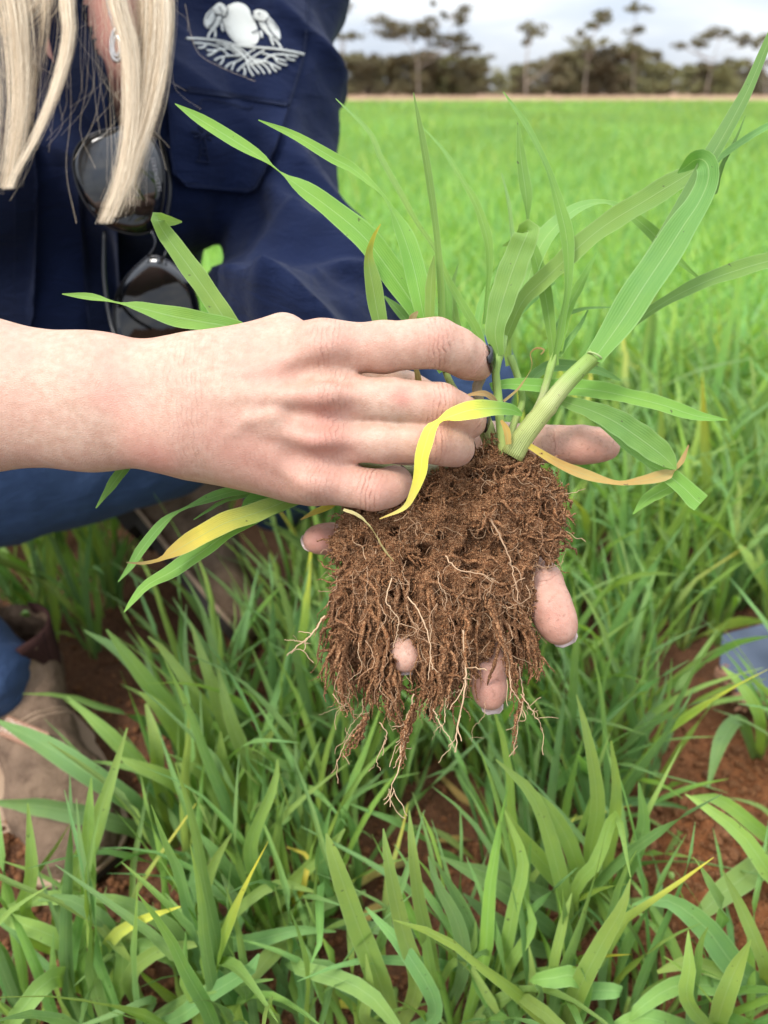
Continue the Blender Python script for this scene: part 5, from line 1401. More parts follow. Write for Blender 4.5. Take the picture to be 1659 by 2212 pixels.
# pale collars where blade and sheath meet
for (x, y, d, w) in ((1285, 770, 0.352, 38),):
    a = np.linspace(0, 2 * math.pi, 13); r0 = w * d / FPX / 2
    V_, F_ = tube(np.array([P(x, y, d) + r0 * 0.97 * (math.cos(t) * RV * 0.8 + math.sin(t) * FV + 0.45 * math.cos(t) * UV_ * -1) for t in a]), 0.0005, 6, cap=False)
    m_ = mesh_from('leaf_collar', V_, F_); attr(m_, 'Col', np.tile([0.42, 0.50, 0.22, 1.0], (len(V_), 1)), 'FLOAT_COLOR'); m_.uv_layers.new(name='UVMap')
    obj('leaf_collar', m_, STEM, plant)

# --- root mass: lumpy soil core, soil coated roots growing out of it, fine pale rootlets
lo = np.array([K(680, 0, 0.37)[0] - 0.006, K(0, 1530, 0.37)[1], 0.322]); hi = np.array([K(1250, 0, 0.37)[0], K(0, 930, 0.37)[1] + 0.004, 0.412])
fl = Field(lo, hi, 0.00105); f = fl.new()
core = [((1075, 1060), (1130, 1090), 90, 92), ((1110, 1130), (1160, 1150), 72, 62), ((900, 1120), (1040, 1090), 82, 100), ((800, 1160), (880, 1170), 80, 95), ((795, 1190), (795, 1320), 62, 60),
        ((880, 1240), (980, 1250), 105, 110), ((1050, 1210), (1080, 1300), 88, 62), ((830, 1310), (950, 1330), 80, 84), ((795, 1330), (790, 1410), 58, 46), ((890, 1400), (950, 1410), 40, 50),
        ((1090, 1010), (1110, 990), 55, 36), ((1000, 1320), (1030, 1370), 70, 50), ((1120, 1290), (1135, 1380), 34, 18)]
for a, b, ra, rb in core:
    fl.cone(f, K(a[0], a[1], 0.368), K(b[0], b[1], 0.368), R(ra, .366), R(rb, .366), 0.010, 0.40)
V, F = surface_nets(fl, f); V = relax(V, F, 1, 0.5); N = vnormals(V, F)
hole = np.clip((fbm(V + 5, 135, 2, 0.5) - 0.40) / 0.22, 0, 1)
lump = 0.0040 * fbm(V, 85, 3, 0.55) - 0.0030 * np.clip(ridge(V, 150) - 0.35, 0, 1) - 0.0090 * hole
V2 = V + N * lump[:, None]
V2 = V2 + N * (0.0014 * fbm(V2, 430, 3, 0.7))[:, None]
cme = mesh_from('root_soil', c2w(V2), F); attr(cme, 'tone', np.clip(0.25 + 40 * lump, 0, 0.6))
obj('root_soil', cme, ROOTSOIL, plant)['kind'] = 'stuff'
rr_ = np.random.default_rng(21)
Vw, Nw = c2w(V2), N @ CW
pxy = topx(Vw)
DOWN = np.array([0, 0, -1.0])
RT = Tubes()
front = np.where(N[:, 2] < 0.75)[0]
FMASK = [((1040, 1385), (1058, 1512), 37), ((874, 1418), (878, 1438), 16), ((1160, 1240), (1206, 1360), 46), ((650, 1172), (700, 1164), 30)]
def over_finger(q, keep):
    z_ = topx(q)
    for a_, b_, r_ in FMASK:
        a_ = np.array(a_, float); ab = np.array(b_, float) - a_; d2 = z_[:, :2] - a_
        h_ = np.clip(d2 @ ab / (ab @ ab), 0, 1); dist = np.linalg.norm(d2 - h_[:, None] * ab, axis=1)
        if (dist < r_).sum() > 1: return rr_.random() > keep
    return False
CR = []
def crumbs_on(q, rad, cnt):
    j = rr_.integers(0, len(q), cnt)
    u = rr_.normal(size=(cnt, 3)); u /= np.linalg.norm(u, axis=1)[:, None]
    CR.append(q[j] + u * (rad * (0.7 + 0.6 * rr_.random((cnt, 1)))))
def root_path(p, n0, L_, n, wig, down, out):
    d_ = n0 * out + DOWN * down + rr_.normal(size=3) * 0.55; d_ /= np.linalg.norm(d_)
    pts = [p - n0 * 0.0015]
    st = L_ / (n - 1)
    for k in range(n - 1):
        d_ = d_ + rr_.normal(size=3) * wig + DOWN * 0.10 * down; d_ /= np.linalg.norm(d_)
        pts.append(pts[-1] + d_ * st)
    return np.array(pts)
taper = np.array([0.9, 1.1, 1.1, 1.05, 1.0, 0.95, 0.85, 0.75, 0.6, 0.4, 0.12])
# short crumb-coated roots all over the mass, lying close to it and hanging down
for i in rr_.choice(front, 2300):
    y = pxy[i, 1]
    low = np.clip((y - 1130) / 250, 0, 1)
    if low < 0.3 and rr_.random() < 0.45: continue
    L_ = (0.006 + 0.012 * rr_.random()) * (1 + 0.9 * low)
    n = 11
    edge = 0.3 if pxy[i, 0] > 1180 else (-0.25 if pxy[i, 0] < 790 else 0.0)
    q = root_path(Vw[i], Nw[i], L_, n, 0.36, 0.55 + 0.9 * low, 0.45 - 0.2 * low + edge)
    if over_finger(q, 0.12): continue
    r0 = (0.00030 + 0.00075 * rr_.random() ** 2.2)
    rad = r0 * taper[:, None] * (0.45 + 1.1 * rr_.random((n, 5)))
    RT.add(q, rad, 5, float(rr_.random() ** 1.5 * 0.8))
    if rr_.random() < 0.7: crumbs_on(q[1:9], r0, 7)
# thick soil cords running down the lower half into hanging bunches
low_idx = np.where((pxy[:, 1] > 1230) & (N[:, 2] < 0.4))[0]
for i in rr_.choice(low_idx, 400):
    bottom = 1450 + 90 * rr_.random() + (60 if rr_.random() < 0.2 else 0)
    x = pxy[i, 0]
    if x > 1120: bottom -= 40
    L_ = np.clip((bottom - pxy[i, 1]) * 0.366 / FPX, 0.010, 0.066)
    n = 22
    q = root_path(Vw[i], Nw[i], L_, n, 0.19, 1.6, 0.28)
    if over_finger(q, 0.10): continue
    r0 = 0.0006 + 0.0013 * rr_.random() ** 1.8
    rad = r0 * np.linspace(1.15, 0.22, n)[:, None] * (0.45 + 1.1 * rr_.random((n, 5)))
    RT.add(q, rad, 5, float(rr_.random() ** 1.5 * 0.75))
    crumbs_on(q, r0 * 0.9, 26)
# hanging bunches seen in the photograph: (px polyline)
def bunch(line, d, w, cnt, r0, spread=14, tone=0.3):
    for k in range(cnt):
        pts = catmull(np.array([[x + rr_.normal() * spread * (0.4 + 0.6 * s), y + rr_.normal() * 6, d + rr_.normal() * 0.004] for s, (x, y) in zip(np.linspace(0, 1, len(line)), line)]), 20)
        m_ = int(20 * (0.6 + 0.4 * rr_.random())); pts = pts[:max(m_, 8)]
        q = np.array([P(*p) for p in pts]) + rr_.normal(size=(len(pts), 3)) * 0.0005
        if over_finger(q, 0.15): continue
        crumbs_on(q, r0 * 0.7, 22)
        rad = r0 * (0.6 + 0.7 * rr_.random()) * np.linspace(1.1, 0.18, len(q))[:, None] * (0.45 + 1.1 * rr_.random((len(q), 5)))
        RT.add(q, rad, 5, float(np.clip(tone + 0.3 * rr_.random(), 0, 1)))
bunch([(740, 1380), (735, 1440), (745, 1500), (758, 1560)], 0.360, 60, 16, 0.0011)
bunch([(820, 1390), (815, 1450), (820, 1510), (835, 1570)], 0.362, 60, 22, 0.0012, 16)
bunch([(850, 1420), (850, 1480), (850, 1540), (860, 1590)], 0.362, 60, 20, 0.0011, 16)
bunch([(930, 1400), (935, 1450), (930, 1510), (925, 1560)], 0.360, 60, 30, 0.0012, 20)
bunch([(960, 1390), (965, 1440), (962, 1490), (955, 1530)], 0.358, 60, 16, 0.0011, 16)
bunch([(890, 1530), (875, 1580), (866, 1630), (856, 1670)], 0.360, 60, 9, 0.0007, 8, 0.5)
bunch([(790, 1550), (770, 1590), (750, 1625), (733, 1655)], 0.362, 60, 7, 0.0007, 7)
bunch([(1005, 1330), (1004, 1420), (1004, 1480), (998, 1560)], 0.352, 60, 3, 0.0008, 4, 0.6)
bunch([(1090, 1370), (1100, 1440), (1115, 1500), (1120, 1560)], 0.360, 60, 10, 0.0009, 10)
bunch([(1130, 1330), (1150, 1400), (1160, 1440), (1158, 1480)], 0.362, 60, 10, 0.0011, 9)
bunch([(1130, 1510), (1112, 1560), (1108, 1600), (1103, 1640)], 0.362, 60, 4, 0.0006, 5)
bunch([(1060, 1300), (1070, 1380), (1085, 1430), (1090, 1470)], 0.352, 60, 6, 0.0009, 12)
obj('soil_coated_roots', RT.build('soil_coated_roots'), ROOTSOIL, plant)['kind'] = 'stuff'
# fine pale rootlets
FT = Tubes()
side_idx = np.where(N[:, 2] < 0.55)[0]
for i in rr_.choice(side_idx, 620):
    edge = 1.0 if pxy[i, 0] > 1190 or pxy[i, 0] < 740 else 0.45
    L_ = 0.005 + 0.013 * rr_.random() ** 1.5
    n = 12
    q = root_path(Vw[i] + Nw[i] * 0.0012, Nw[i], L_, n, 0.33, 0.4, 0.9 * edge)
    FT.add(q, 0.00009 + 0.00009 * rr_.random(), 4, float(rr_.random() * 0.8))
def rootlet(line, d, r0, tone=0.8, forks=2):
    pts = catmull(np.array([[x, y, d + rr_.normal() * 0.002] for x, y in line]), 26)
    q = np.array([P(*p) for p in pts]) + rr_.normal(size=(26, 3)) * 0.00022
    FT.add(q, r0 * np.linspace(1.1, 0.45, 26), 5, tone)
    for k in range(forks):
        j = rr_.integers(6, 24)
        b = root_path(q[j], rr_.normal(size=3) * 0.6, 0.006 + 0.010 * rr_.random(), 10, 0.25, 0.7, 0.7)
        FT.add(b, r0 * 0.5, 4, tone)
rootlet([(700, 1330), (678, 1365), (650, 1390), (618, 1416)], 0.358, 0.00045, 0.75, 3)
rootlet([(663, 1390), (640, 1384), (615, 1383)], 0.358, 0.00025, 0.8, 1)
rootlet([(880, 1540), (868, 1600), (862, 1660), (846, 1700), (842, 1742)], 0.358, 0.00045, 0.8, 8)
rootlet([(893, 1500), (880, 1560), (868, 1620), (850, 1660)], 0.357, 0.0004, 0.8, 6)
rootlet([(1000, 1360), (1006, 1440), (1003, 1500), (990, 1560), (985, 1625)], 0.352, 0.00055, 0.8, 5)
rootlet([(935, 1530), (955, 1570), (975, 1600), (982, 1625)], 0.358, 0.00032, 0.85, 3)
rootlet([(960, 1560), (965, 1510), (995, 1490)], 0.358, 0.00025, 0.85, 2)
rootlet([(1120, 1440), (1130, 1500), (1120, 1560), (1108, 1630)], 0.360, 0.00038, 0.6, 6)
rootlet([(1125, 1500), (1145, 1530), (1165, 1560), (1172, 1580)], 0.360, 0.00030, 0.7, 5)
rootlet([(1090, 1380), (1100, 1430), (1104, 1480), (1125, 1520)], 0.354, 0.00045, 0.6, 4)
rootlet([(820, 1560), (835, 1590), (815, 1640), (822, 1665)], 0.36, 0.0003, 0.7, 3)
rootlet([(780, 1560), (755, 1590), (735, 1630), (725, 1660)], 0.362, 0.00034, 0.45, 6)
rootlet([(720, 1500), (735, 1520), (760, 1530), (765, 1560)], 0.362, 0.0003, 0.5, 3)
rootlet([(845, 1250), (835, 1300), (860, 1340), (850, 1400)], 0.345, 0.0003, 0.85, 4)
rootlet([(880, 1290), (910, 1330), (930, 1400), (925, 1470)], 0.345, 0.00035, 0.8, 4)
rootlet([(1060, 1120), (1090, 1180), (1110, 1240), (1120, 1300)], 0.343, 0.00045, 0.5, 4)
rootlet([(960, 1200), (990, 1230), (1040, 1240), (1080, 1260)], 0.343, 0.00035, 0.6, 4)
for k in range(34):
    x = 720 + 420 * rr_.random(); y = 1200 + 330 * rr_.random()
    rootlet([(x, y), (x + rr_.normal() * 12, y + 30), (x + rr_.normal() * 18, y + 55), (x + rr_.normal() * 26, y + 85)], 0.348 + 0.010 * (y - 1200) / 330, 0.00010 + 0.00014 * rr_.random(), float(0.15 + 0.6 * rr_.random()), 1)
obj('fine_rootlets', FT.build('fine_rootlets'), FINEROOT, plant)['kind'] = 'stuff'
# loose crumbs sticking to the mass
cr_ = rr_.choice(front, 17000)
base = np.array([[1, 0, 0], [-1, 0, 0], [0, 1, 0], [0, -1, 0], [0, 0, 1], [0, 0, -1.0]])
tri = np.array([[0, 2, 4], [2, 1, 4], [1, 3, 4], [3, 0, 4], [2, 0, 5], [1, 2, 5], [3, 1, 5], [0, 3, 5]])
cp_ = Vw[cr_] + Nw[cr_] * (0.0003 + 0.0022 * rr_.random((len(cr_), 1)) ** 2)
cp_ = np.vstack([cp_] + CR); cr_ = np.zeros(len(cp_))
sz = 0.00022 + 0.00055 * rr_.random((len(cr_), 1, 1)) ** 2.2
Vc = cp_[:, None, :] + base[None] * sz * (0.6 + 0.8 * rr_.random((len(cr_), 6, 1)))
Fc = (tri[None] + (np.arange(len(cr_)) * 6)[:, None, None]).reshape(-1, 3)
cme = mesh_from('soil_crumbs', Vc.reshape(-1, 3), Fc); attr(cme, 'tone', np.repeat(rr_.random(len(cr_)) ** 1.5, 6))
obj('soil_crumbs', cme, ROOTSOIL, plant)['kind'] = 'stuff'
# ================================================================== WHEAT IN THE GROUND
fr = np.random.default_rng(77)
def GP(px, py, h): return G(px, py, h)
# --- leading plants in the near rows, blades set from the photograph: root pixel, blades = list of (points (px,py,height), widths px)
def hero_plant(root, blades, label, green=None):
    b = G(root[0], root[1], 0.0); z0 = gz(b[0], b[1]); 
    t = empty('wheat_plant', (b[0], b[1], z0))
    tag(t, label, 'plant', 'young wheat plants growing in the near rows')
    for k, (pts, w, cols) in enumerate(blades):
        Pw = [np.array([b[0] + fr.normal() * 0.004, b[1] + fr.normal() * 0.004, z0 - 0.004])] + [G(*p) for p in pts]
        dep = [topx(p)[2] for p in Pw]
        ww = [w[0] * 0.45 * dep[0] / FPX] + [x * 0.80 * dd / FPX for x, dd in zip(w, dep[1:])]
        cc = cols or [GREENS[int(fr.integers(0, 5))], GREENS[int(fr.integers(0, 4))]]
        obj('leaf', leaf_mesh('leaf', Pw, ww, float(fr.normal() * 0.2), cc, 18, 0.14, seed=int(fr.integers(9999))), None, t)
    d = topx(b)[2]
    sp_ = b + np.array([fr.normal() * 0.006, fr.normal() * 0.006, z0 + 0.045])
    obj('stem', stem_mesh('stem', [np.array([b[0], b[1], z0 - 0.004]), (np.array([b[0], b[1], z0]) + sp_) / 2, sp_], [0.003, 0.0026, 0.002], [WG, LG, GREENS[0]], 6, 7), None, t)
WL = 'young green wheat plant rooted in the red soil of the near rows'
Y1 = [g1, g1, YEL]; DG = [g2, g4, g2]; LGc = [g3, g1, g3]
hero_plant((372, 1815), [([(250, 1775, .07), (110, 1745, .09), (-20, 1732, .08)], [50, 56, 10], DG), ([(300, 1745, .09), (190, 1670, .14), (90, 1605, .16), (-10, 1555, .17)], [46, 58, 48, 6], DG),
                         ([(345, 1700, .10), (335, 1600, .16), (315, 1520, .18)], [34, 34, 8], LGc), ([(420, 1745, .06), (380, 1690, .12), (300, 1655, .15), (255, 1635, .16)], [34, 44, 30, 4], LGc),
                         ([(320, 1680, .09), (240, 1590, .14), (145, 1505, .17)], [36, 38, 5], [g0, g1])], 'wheat plant whose two broad blades cross the near suede boot')
hero_plant((430, 1740), [([(400, 1630, .10), (345, 1530, .17), (300, 1495, .19)], [34, 36, 5], LGc), ([(390, 1580, .12), (300, 1450, .20), (230, 1360, .24)], [38, 40, 5], [g0, g1]),
                         ([(455, 1600, .10), (420, 1500, .17), (350, 1400, .21), (320, 1375, .22)], [30, 34, 18, 4], LGc), ([(500, 1650, .08), (470, 1520, .16), (440, 1430, .20), (412, 1345, .22)], [32, 36, 26, 4], [g1, g3]),
                         ([(370, 1560, .13), (270, 1420, .19), (182, 1362, .20)], [30, 30, 4], DG)], 'wheat plant with steep blades rising in front of the raised boot')
hero_plant((520, 1800), [([(500, 1720, .10), (480, 1640, .16), (476, 1580, .19)], [38, 30, 4], LGc), ([(530, 1700, .09), (565, 1620, .13), (600, 1560, .16)], [30, 28, 4], [g1, g3]),
                         ([(470, 1720, .09), (420, 1660, .13), (378, 1650, .14)], [34, 30, 5], LGc), ([(560, 1740, .07), (610, 1690, .10), (680, 1560, .15)], [36, 30, 4], DG),
                         ([(550, 1690, .10), (500, 1560, .17), (470, 1440, .21)], [34, 36, 5], [g0, g1])], 'wheat plant with spreading blades just below the hanging root tips')
hero_plant((130, 2060), [([(135, 1960, .09), (190, 1830, .16), (235, 1700, .20), (275, 1572, .24)], [50, 56, 30, 4], LGc), ([(60, 1980, .10), (68, 1880, .16), (60, 1735, .21)], [26, 34, 4], [g1, g3]),
                         ([(50, 2020, .08), (45, 1950, .12), (66, 1885, .15)], [24, 24, 3], LGc), ([(185, 1960, .10), (190, 1800, .18), (197, 1680, .22)], [38, 34, 4], [g3, g1]),
                         ([(215, 2010, .07), (195, 1950, .11), (90, 1940, .12), (-10, 1975, .11)], [34, 38, 34, 14], [g0, g1, g3])], 'wheat plant in front of the boot toe with one tall pointed blade')
hero_plant((210, 2130), [([(170, 2060, .08), (110, 2020, .11), (20, 1985, .12), (-20, 1960, .12)], [40, 46, 30, 6], LGc), ([(240, 2060, .09), (220, 1990, .13), (140, 1940, .15), (82, 1945, .15)], [44, 46, 24, 4], DG),
                         ([(300, 2050, .10), (370, 2060, .10), (400, 2090, .07)], [48, 50, 6], [g2, g0]), ([(120, 2110, .10), (40, 2190, .10), (10, 2230, .08)], [50, 46, 20], [g1, g0]),
                         ([(240, 2030, .12), (310, 1985, .15), (390, 1958, .17)], [34, 24, 3], [g0, g3, YEL]), ([(250, 2150, .06), (265, 2070, .09), (245, 2020, .10)], [40, 36, 10], [g3, g1])], 'wheat plant with crossed arching blades in front of the boot toe')
hero_plant((310, 2215), [([(280, 2120, .08), (330, 2060, .11), (395, 2042, .12), (440, 2040, .12)], [40, 38, 26, 4], LGc), ([(330, 2160, .09), (250, 2190, .10), (140, 2230, .09)], [20, 16, 6], DG),
                         ([(400, 2160, .08), (480, 2130, .11), (590, 2116, .12)], [26, 26, 4], [g2, g0]), ([(380, 2200, .07), (450, 2150, .10), (545, 2090, .14), (560, 2060, .15)], [36, 44, 30, 6], [g2, g4])], 'low wheat plant with flat arched blades lying over the soil')
hero_plant((450, 2130), [([(440, 2060, .07), (450, 1970, .12), (420, 1900, .14), (440, 1840, .15)], [34, 38, 34, 6], DG), ([(480, 2050, .08), (560, 2030, .11), (640, 2010, .12), (725, 2012, .11)], [34, 40, 26, 4], DG),
                         ([(400, 2060, .08), (370, 2010, .10), (250, 1945, .13), (82, 1946, .14)], [36, 44, 30, 4], [g2, g0]), ([(470, 2030, .08), (520, 1960, .11), (600, 1910, .12), (690, 1930, .11)], [28, 28, 24, 5], [g1, g3]),
                         ([(430, 1990, .10), (455, 1880, .15), (500, 1800, .18)], [30, 30, 5], LGc)], 'bushy wheat plant with broad dark blades beside the boot toe')
hero_plant((545, 2010), [([(520, 1930, .08), (470, 1850, .13), (430, 1800, .15)], [38, 34, 5], DG), ([(560, 1930, .09), (540, 1830, .14), (590, 1700, .19), (600, 1640, .21)], [38, 40, 24, 4], LGc),
                         ([(590, 1960, .07), (640, 1900, .10), (720, 1820, .14), (745, 1790, .15)], [32, 36, 22, 4], LGc), ([(600, 1990, .06), (680, 1960, .09), (790, 1925, .11)], [30, 34, 8], [g1, g2]),
                         ([(640, 1940, .08), (660, 1890, .11), (665, 1850, .11), (620, 1830, .10)], [16, 15, 12, 4], [g3, YEL, YEL]), ([(510, 1960, .07), (450, 1900, .09), (400, 1840, .11)], [30, 28, 5], DG)], 'bushy wheat plant with one curled yellow blade end')
hero_plant((690, 1985), [([(650, 2000, .07), (570, 2080, .10), (520, 2150, .08)], [40, 44, 8], LGc), ([(640, 2080, .11), (720, 2110, .12), (800, 2150, .12), (870, 2235, .10)], [32, 42, 44, 20], [g2, g0]),
                         ([(700, 1900, .10), (690, 1850, .13), (715, 1740, .19)], [30, 28, 4], DG), ([(720, 1960, .08), (690, 1910, .12), (690, 2030, .15), (672, 2080, .14)], [20, 28, 18, 3], [BLUEG, g2]),
                         ([(760, 2000, .08), (850, 2010, .09), (960, 2030, .06)], [30, 32, 6], DG)], 'wheat plant with a hanging bluish blade over bare soil')
hero_plant((850, 2235), [([(820, 2120, .10), (770, 1990, .17), (725, 1860, .23), (705, 1800, .25)], [62, 58, 42, 6], LGc), ([(900, 2130, .12), (870, 2010, .18), (840, 1870, .24), (828, 1790, .26)], [44, 44, 30, 4], [g3, g1]),
                         ([(790, 2200, .08), (800, 2140, .11), (790, 2060, .14)], [30, 26, 4], LGc), ([(940, 2190, .10), (880, 2060, .16), (790, 1960, .18)], [40, 40, 6], DG),
                         ([(760, 2140, .08), (700, 2090, .10), (640, 2090, .10), (615, 2080, .08)], [36, 40, 24, 4], [BLUEG, g2])], 'wheat plant with two very broad upright blades over bare soil')
hero_plant((960, 2190), [([(930, 2060, .12), (905, 1950, .18), (890, 1830, .23), (884, 1750, .25)], [36, 36, 24, 3], LGc), ([(935, 2120, .10), (920, 2030, .14), (920, 1990, .16)], [30, 24, 4], LGc),
                         ([(1000, 2100, .10), (990, 2000, .15), (940, 1900, .19), (925, 1850, .20)], [34, 40, 20, 3], DG), ([(970, 2090, .10), (1020, 2050, .12), (1027, 1990, .14)], [20, 20, 3], [g1])], 'wheat plant with one narrow straight blade standing over bare soil')
hero_plant((1290, 1990), [([(1240, 1930, .10), (1180, 1870, .15), (1110, 1790, .20), (1090, 1740, .22)], [46, 50, 34, 5], LGc), ([(1260, 1900, .12), (1220, 1800, .19), (1170, 1730, .23), (1115, 1690, .24)], [40, 44, 28, 4], [g0, g1]),
                         ([(1275, 1860, .13), (1290, 1740, .21), (1270, 1600, .28), (1245, 1500, .31)], [40, 44, 28, 4], LGc), ([(1310, 1870, .12), (1330, 1730, .20), (1320, 1600, .27)], [34, 34, 5], [g1, g3]),
                         ([(1350, 1890, .11), (1390, 1790, .17), (1380, 1690, .22)], [36, 36, 5], DG), ([(1225, 1960, .08), (1140, 1920, .11), (1040, 1880, .13), (980, 1865, .13)], [38, 42, 30, 5], DG)], 'tall wheat plant fanning its blades beside the dug soil')
hero_plant((1230, 2060), [([(1220, 1960, .11), (1195, 1840, .18), (1150, 1720, .24), (1070, 1640, .28)], [44, 46, 36, 4], LGc), ([(1180, 2000, .09), (1090, 1930, .13), (1010, 1880, .15), (950, 1850, .16)], [40, 42, 28, 4], DG),
                         ([(1160, 2050, .08), (1070, 1990, .11), (1000, 1930, .13)], [40, 42, 6], [g2, g4]), ([(1240, 1930, .13), (1290, 1860, .17), (1330, 1760, .21), (1362, 1895, .24)], [30, 34, 24, 3], [g3, g1])], 'wheat plant fanning low blades to one side next to the tall fan')
hero_plant((1070, 2150), [([(1090, 2060, .10), (1110, 1960, .15), (1130, 1860, .19), (1090, 1750, .23)], [36, 34, 30, 4], LGc), ([(1100, 2090, .09), (1150, 2000, .13), (1130, 1930, .15)], [28, 24, 3], [g3, g1]),
                         ([(1040, 2060, .10), (1000, 1960, .15), (940, 1860, .19)], [30, 34, 4], DG), ([(1130, 2180, .07), (1150, 2110, .11), (1142, 2040, .13)], [26, 20, 3], LGc)], 'wheat plant with upright blades in front of the tall fan')
hero_plant((1210, 2240), [([(1250, 2140, .12), (1300, 2040, .17), (1345, 1960, .21), (1362, 1898, .23)], [52, 46, 28, 3], LGc), ([(1260, 2120, .12), (1180, 2115, .13), (1145, 2120, .12)], [50, 44, 6], [BLUEG, g0]),
                         ([(1190, 2130, .10), (1215, 2000, .15), (1235, 1930, .17)], [24, 24, 3], LGc), ([(1240, 2150, .08), (1330, 2140, .10), (1340, 2145, .09)], [40, 36, 6], [BLUEG, g2])], 'wheat plant with one broad slanting blade before the dug soil')
hero_plant((1640, 2165), [([(1590, 2090, .10), (1520, 2000, .14), (1440, 1945, .16), (1365, 1955, .15)], [70, 64, 36, 5], DG), ([(1560, 2130, .08), (1460, 2130, .10), (1380, 2180, .10), (1360, 2205, .09)], [46, 44, 30, 4], [g2, g0]),
                         ([(1600, 2110, .08), (1490, 2080, .11), (1420, 2100, .10)], [40, 36, 8], LGc), ([(1650, 2080, .12), (1600, 1960, .17), (1560, 1880, .20)], [36, 30, 4], [g3, g1])], 'wheat plant with a broad bent blade growing on the dug soil')
hero_plant((1540, 2260), [([(1560, 2170, .12), (1590, 2090, .16), (1622, 2030, .19)], [52, 40, 4], LGc), ([(1490, 2170, .12), (1490, 2090, .16), (1487, 2010, .18)], [40, 34, 3], LGc), ([(1440, 2210, .08), (1380, 2200, .09), (1300, 2230, .08)], [46, 42, 10], [g2, g0])], 'wheat plant with pointed upright blades in front of the dug soil')
hero_plant((1690, 1850), [([(1640, 1870, .10), (1560, 1930, .12), (1500, 1990, .11)], [62, 58, 20], [g1, g0]), ([(1650, 1800, .12), (1560, 1730, .16), (1490, 1720, .18)], [40, 34, 4], LGc), ([(1680, 1900, .13), (1600, 1800, .18), (1490, 1720, .20), (1480, 1715, .2)], [46, 40, 14, 3], [g0, g3])], 'wheat plant with broad blades slanting across the dug soil heap')
hero_plant((1640, 1640), [([(1600, 1560, .10), (1560, 1600, .13), (1530, 1700, .12)], [36, 40, 8], DG), ([(1640, 1550, .12), (1600, 1480, .16), (1560, 1440, .17)], [30, 26, 4], LGc)], 'wheat plant with a drooping blade beside the spade and bare soil')

# --- a library of blades for the other plants (local metres, root at origin)
lib = []
lr = np.random.default_rng(42)
for k in range(30):
    ln = 0.15 + 0.17 * lr.random(); az = 0.0
    lean = 0.15 + 0.85 * lr.random(); droop = 0.05 + 0.85 * lr.random() ** 1.7
    s = np.linspace(0, 1, 7)
    ang = lean * 0.35 + (lean * 0.5 + droop) * s ** 1.6
    x = np.concatenate([[0], np.cumsum(np.sin(ang[1:]) * ln / 6)]); z = np.concatenate([[0], np.cumsum(np.cos(ang[1:]) * ln / 6)])
    yb = np.cumsum(lr.normal(size=7) * 0.004)
    w = 0.0094 * (0.7 + 0.6 * lr.random()) * np.array([0.45, 0.75, 0.95, 1.0, 0.86, 0.52, 0.05])
    base = np.array(GREENS[lr.integers(0, 5)]); tipc = np.array(GREENS[lr.integers(0, 5)])
    cols = [base, base, tipc]
    if k in (4, 19): cols = [base, base, base, np.array((0.34, 0.40, 0.06)), np.array(YEL)]
    tw_ = np.linspace(0, lr.normal() * 0.7, 7)
    lib.append(leaf_mesh('leaf', np.column_stack([x, yb, z]), w, tw_, cols, 11, 0.16, view=False, up=(-0.6, 0, -0.8), seed=k))
stem_lib = [stem_mesh('stem', [(0, 0, -0.004), (0.002, 0.001, 0.03), (0.004 * s_, 0.003, 0.065)], [0.0028, 0.0025, 0.0018], [WG, LG, GREENS[0]], 6, 7) for s_ in (-1, 1, 2)]
def blocked(x, y):
    b = np.array([x, y])
    for (c, r_) in ((B1[:3, 3] + B1[:3, 1] * 0.05, 0.085), (B1[:3, 3] + B1[:3, 1] * 0.14, 0.075), (B1[:3, 3] + B1[:3, 1] * 0.22, 0.075), (B2[:3, 3] + B2[:3, 1] * 0.2, 0.06), (B2[:3, 3] + B2[:3, 1] * 0.1, 0.07), (B2[:3, 3], 0.06)):
        if np.hypot(*(b - c[:2])) < r_: return True
    return False
SOILSPOT = [(G(1590, 2010), 0.11), (G(1440, 1980), 0.06), (G(900, 2120), 0.05), (G(1560, 1700), 0.08), (G(990, 1780), 0.055), (G(880, 1890), 0.05), (G(780, 2120), 0.05), (G(1010, 2040), 0.05), (G(1500, 1860), 0.06), (G(450, 1330), 0.09), (G(620, 1260), 0.10), (G(30, 1960), 0.06), (G(1620, 1470), 0.075), (G(560, 2190), 0.04), (G(1330, 2060), 0.05)]
def bare(x, y):
    return any(np.hypot(x - c[0], y - c[1]) < r_ for c, r_ in SOILSPOT)
spots = []
def try_spots(px0, px1, py0, py1, cnt, mind):
    n = 0; tries = 0
    while n < cnt and tries < cnt * 60:
        tries += 1
        p = G(px0 + (px1 - px0) * fr.random(), py0 + (py1 - py0) * fr.random())
        if blocked(p[0], p[1]) or bare(p[0], p[1]): continue
        q2 = topx(p)
        if 110 < q2[0] < 640 and 1070 < q2[1] < 1660 and fr.random() < 0.97: continue
        if q2[0] > 1380 and 1400 < q2[1] < 1680: continue
        if q2[0] < 420 and 1500 < q2[1] < 2250: continue
        if any((p[0] - q[0]) ** 2 + (p[1] - q[1]) ** 2 < mind ** 2 for q in spots): continue
        spots.append((p[0], p[1])); n += 1
try_spots(-80, 1760, 1620, 2330, 62, 0.034)
try_spots(100, 1850, 1250, 1620, 76, 0.042)
try_spots(1050, 2000, 960, 1280, 75, 0.060)
try_spots(-300, 700, 1020, 1280, 40, 0.065)
def pick_blade():
    k = int(fr.integers(0, len(lib)))
    return k if k not in (4, 7, 19) or fr.random() < 0.3 else (k + 1)
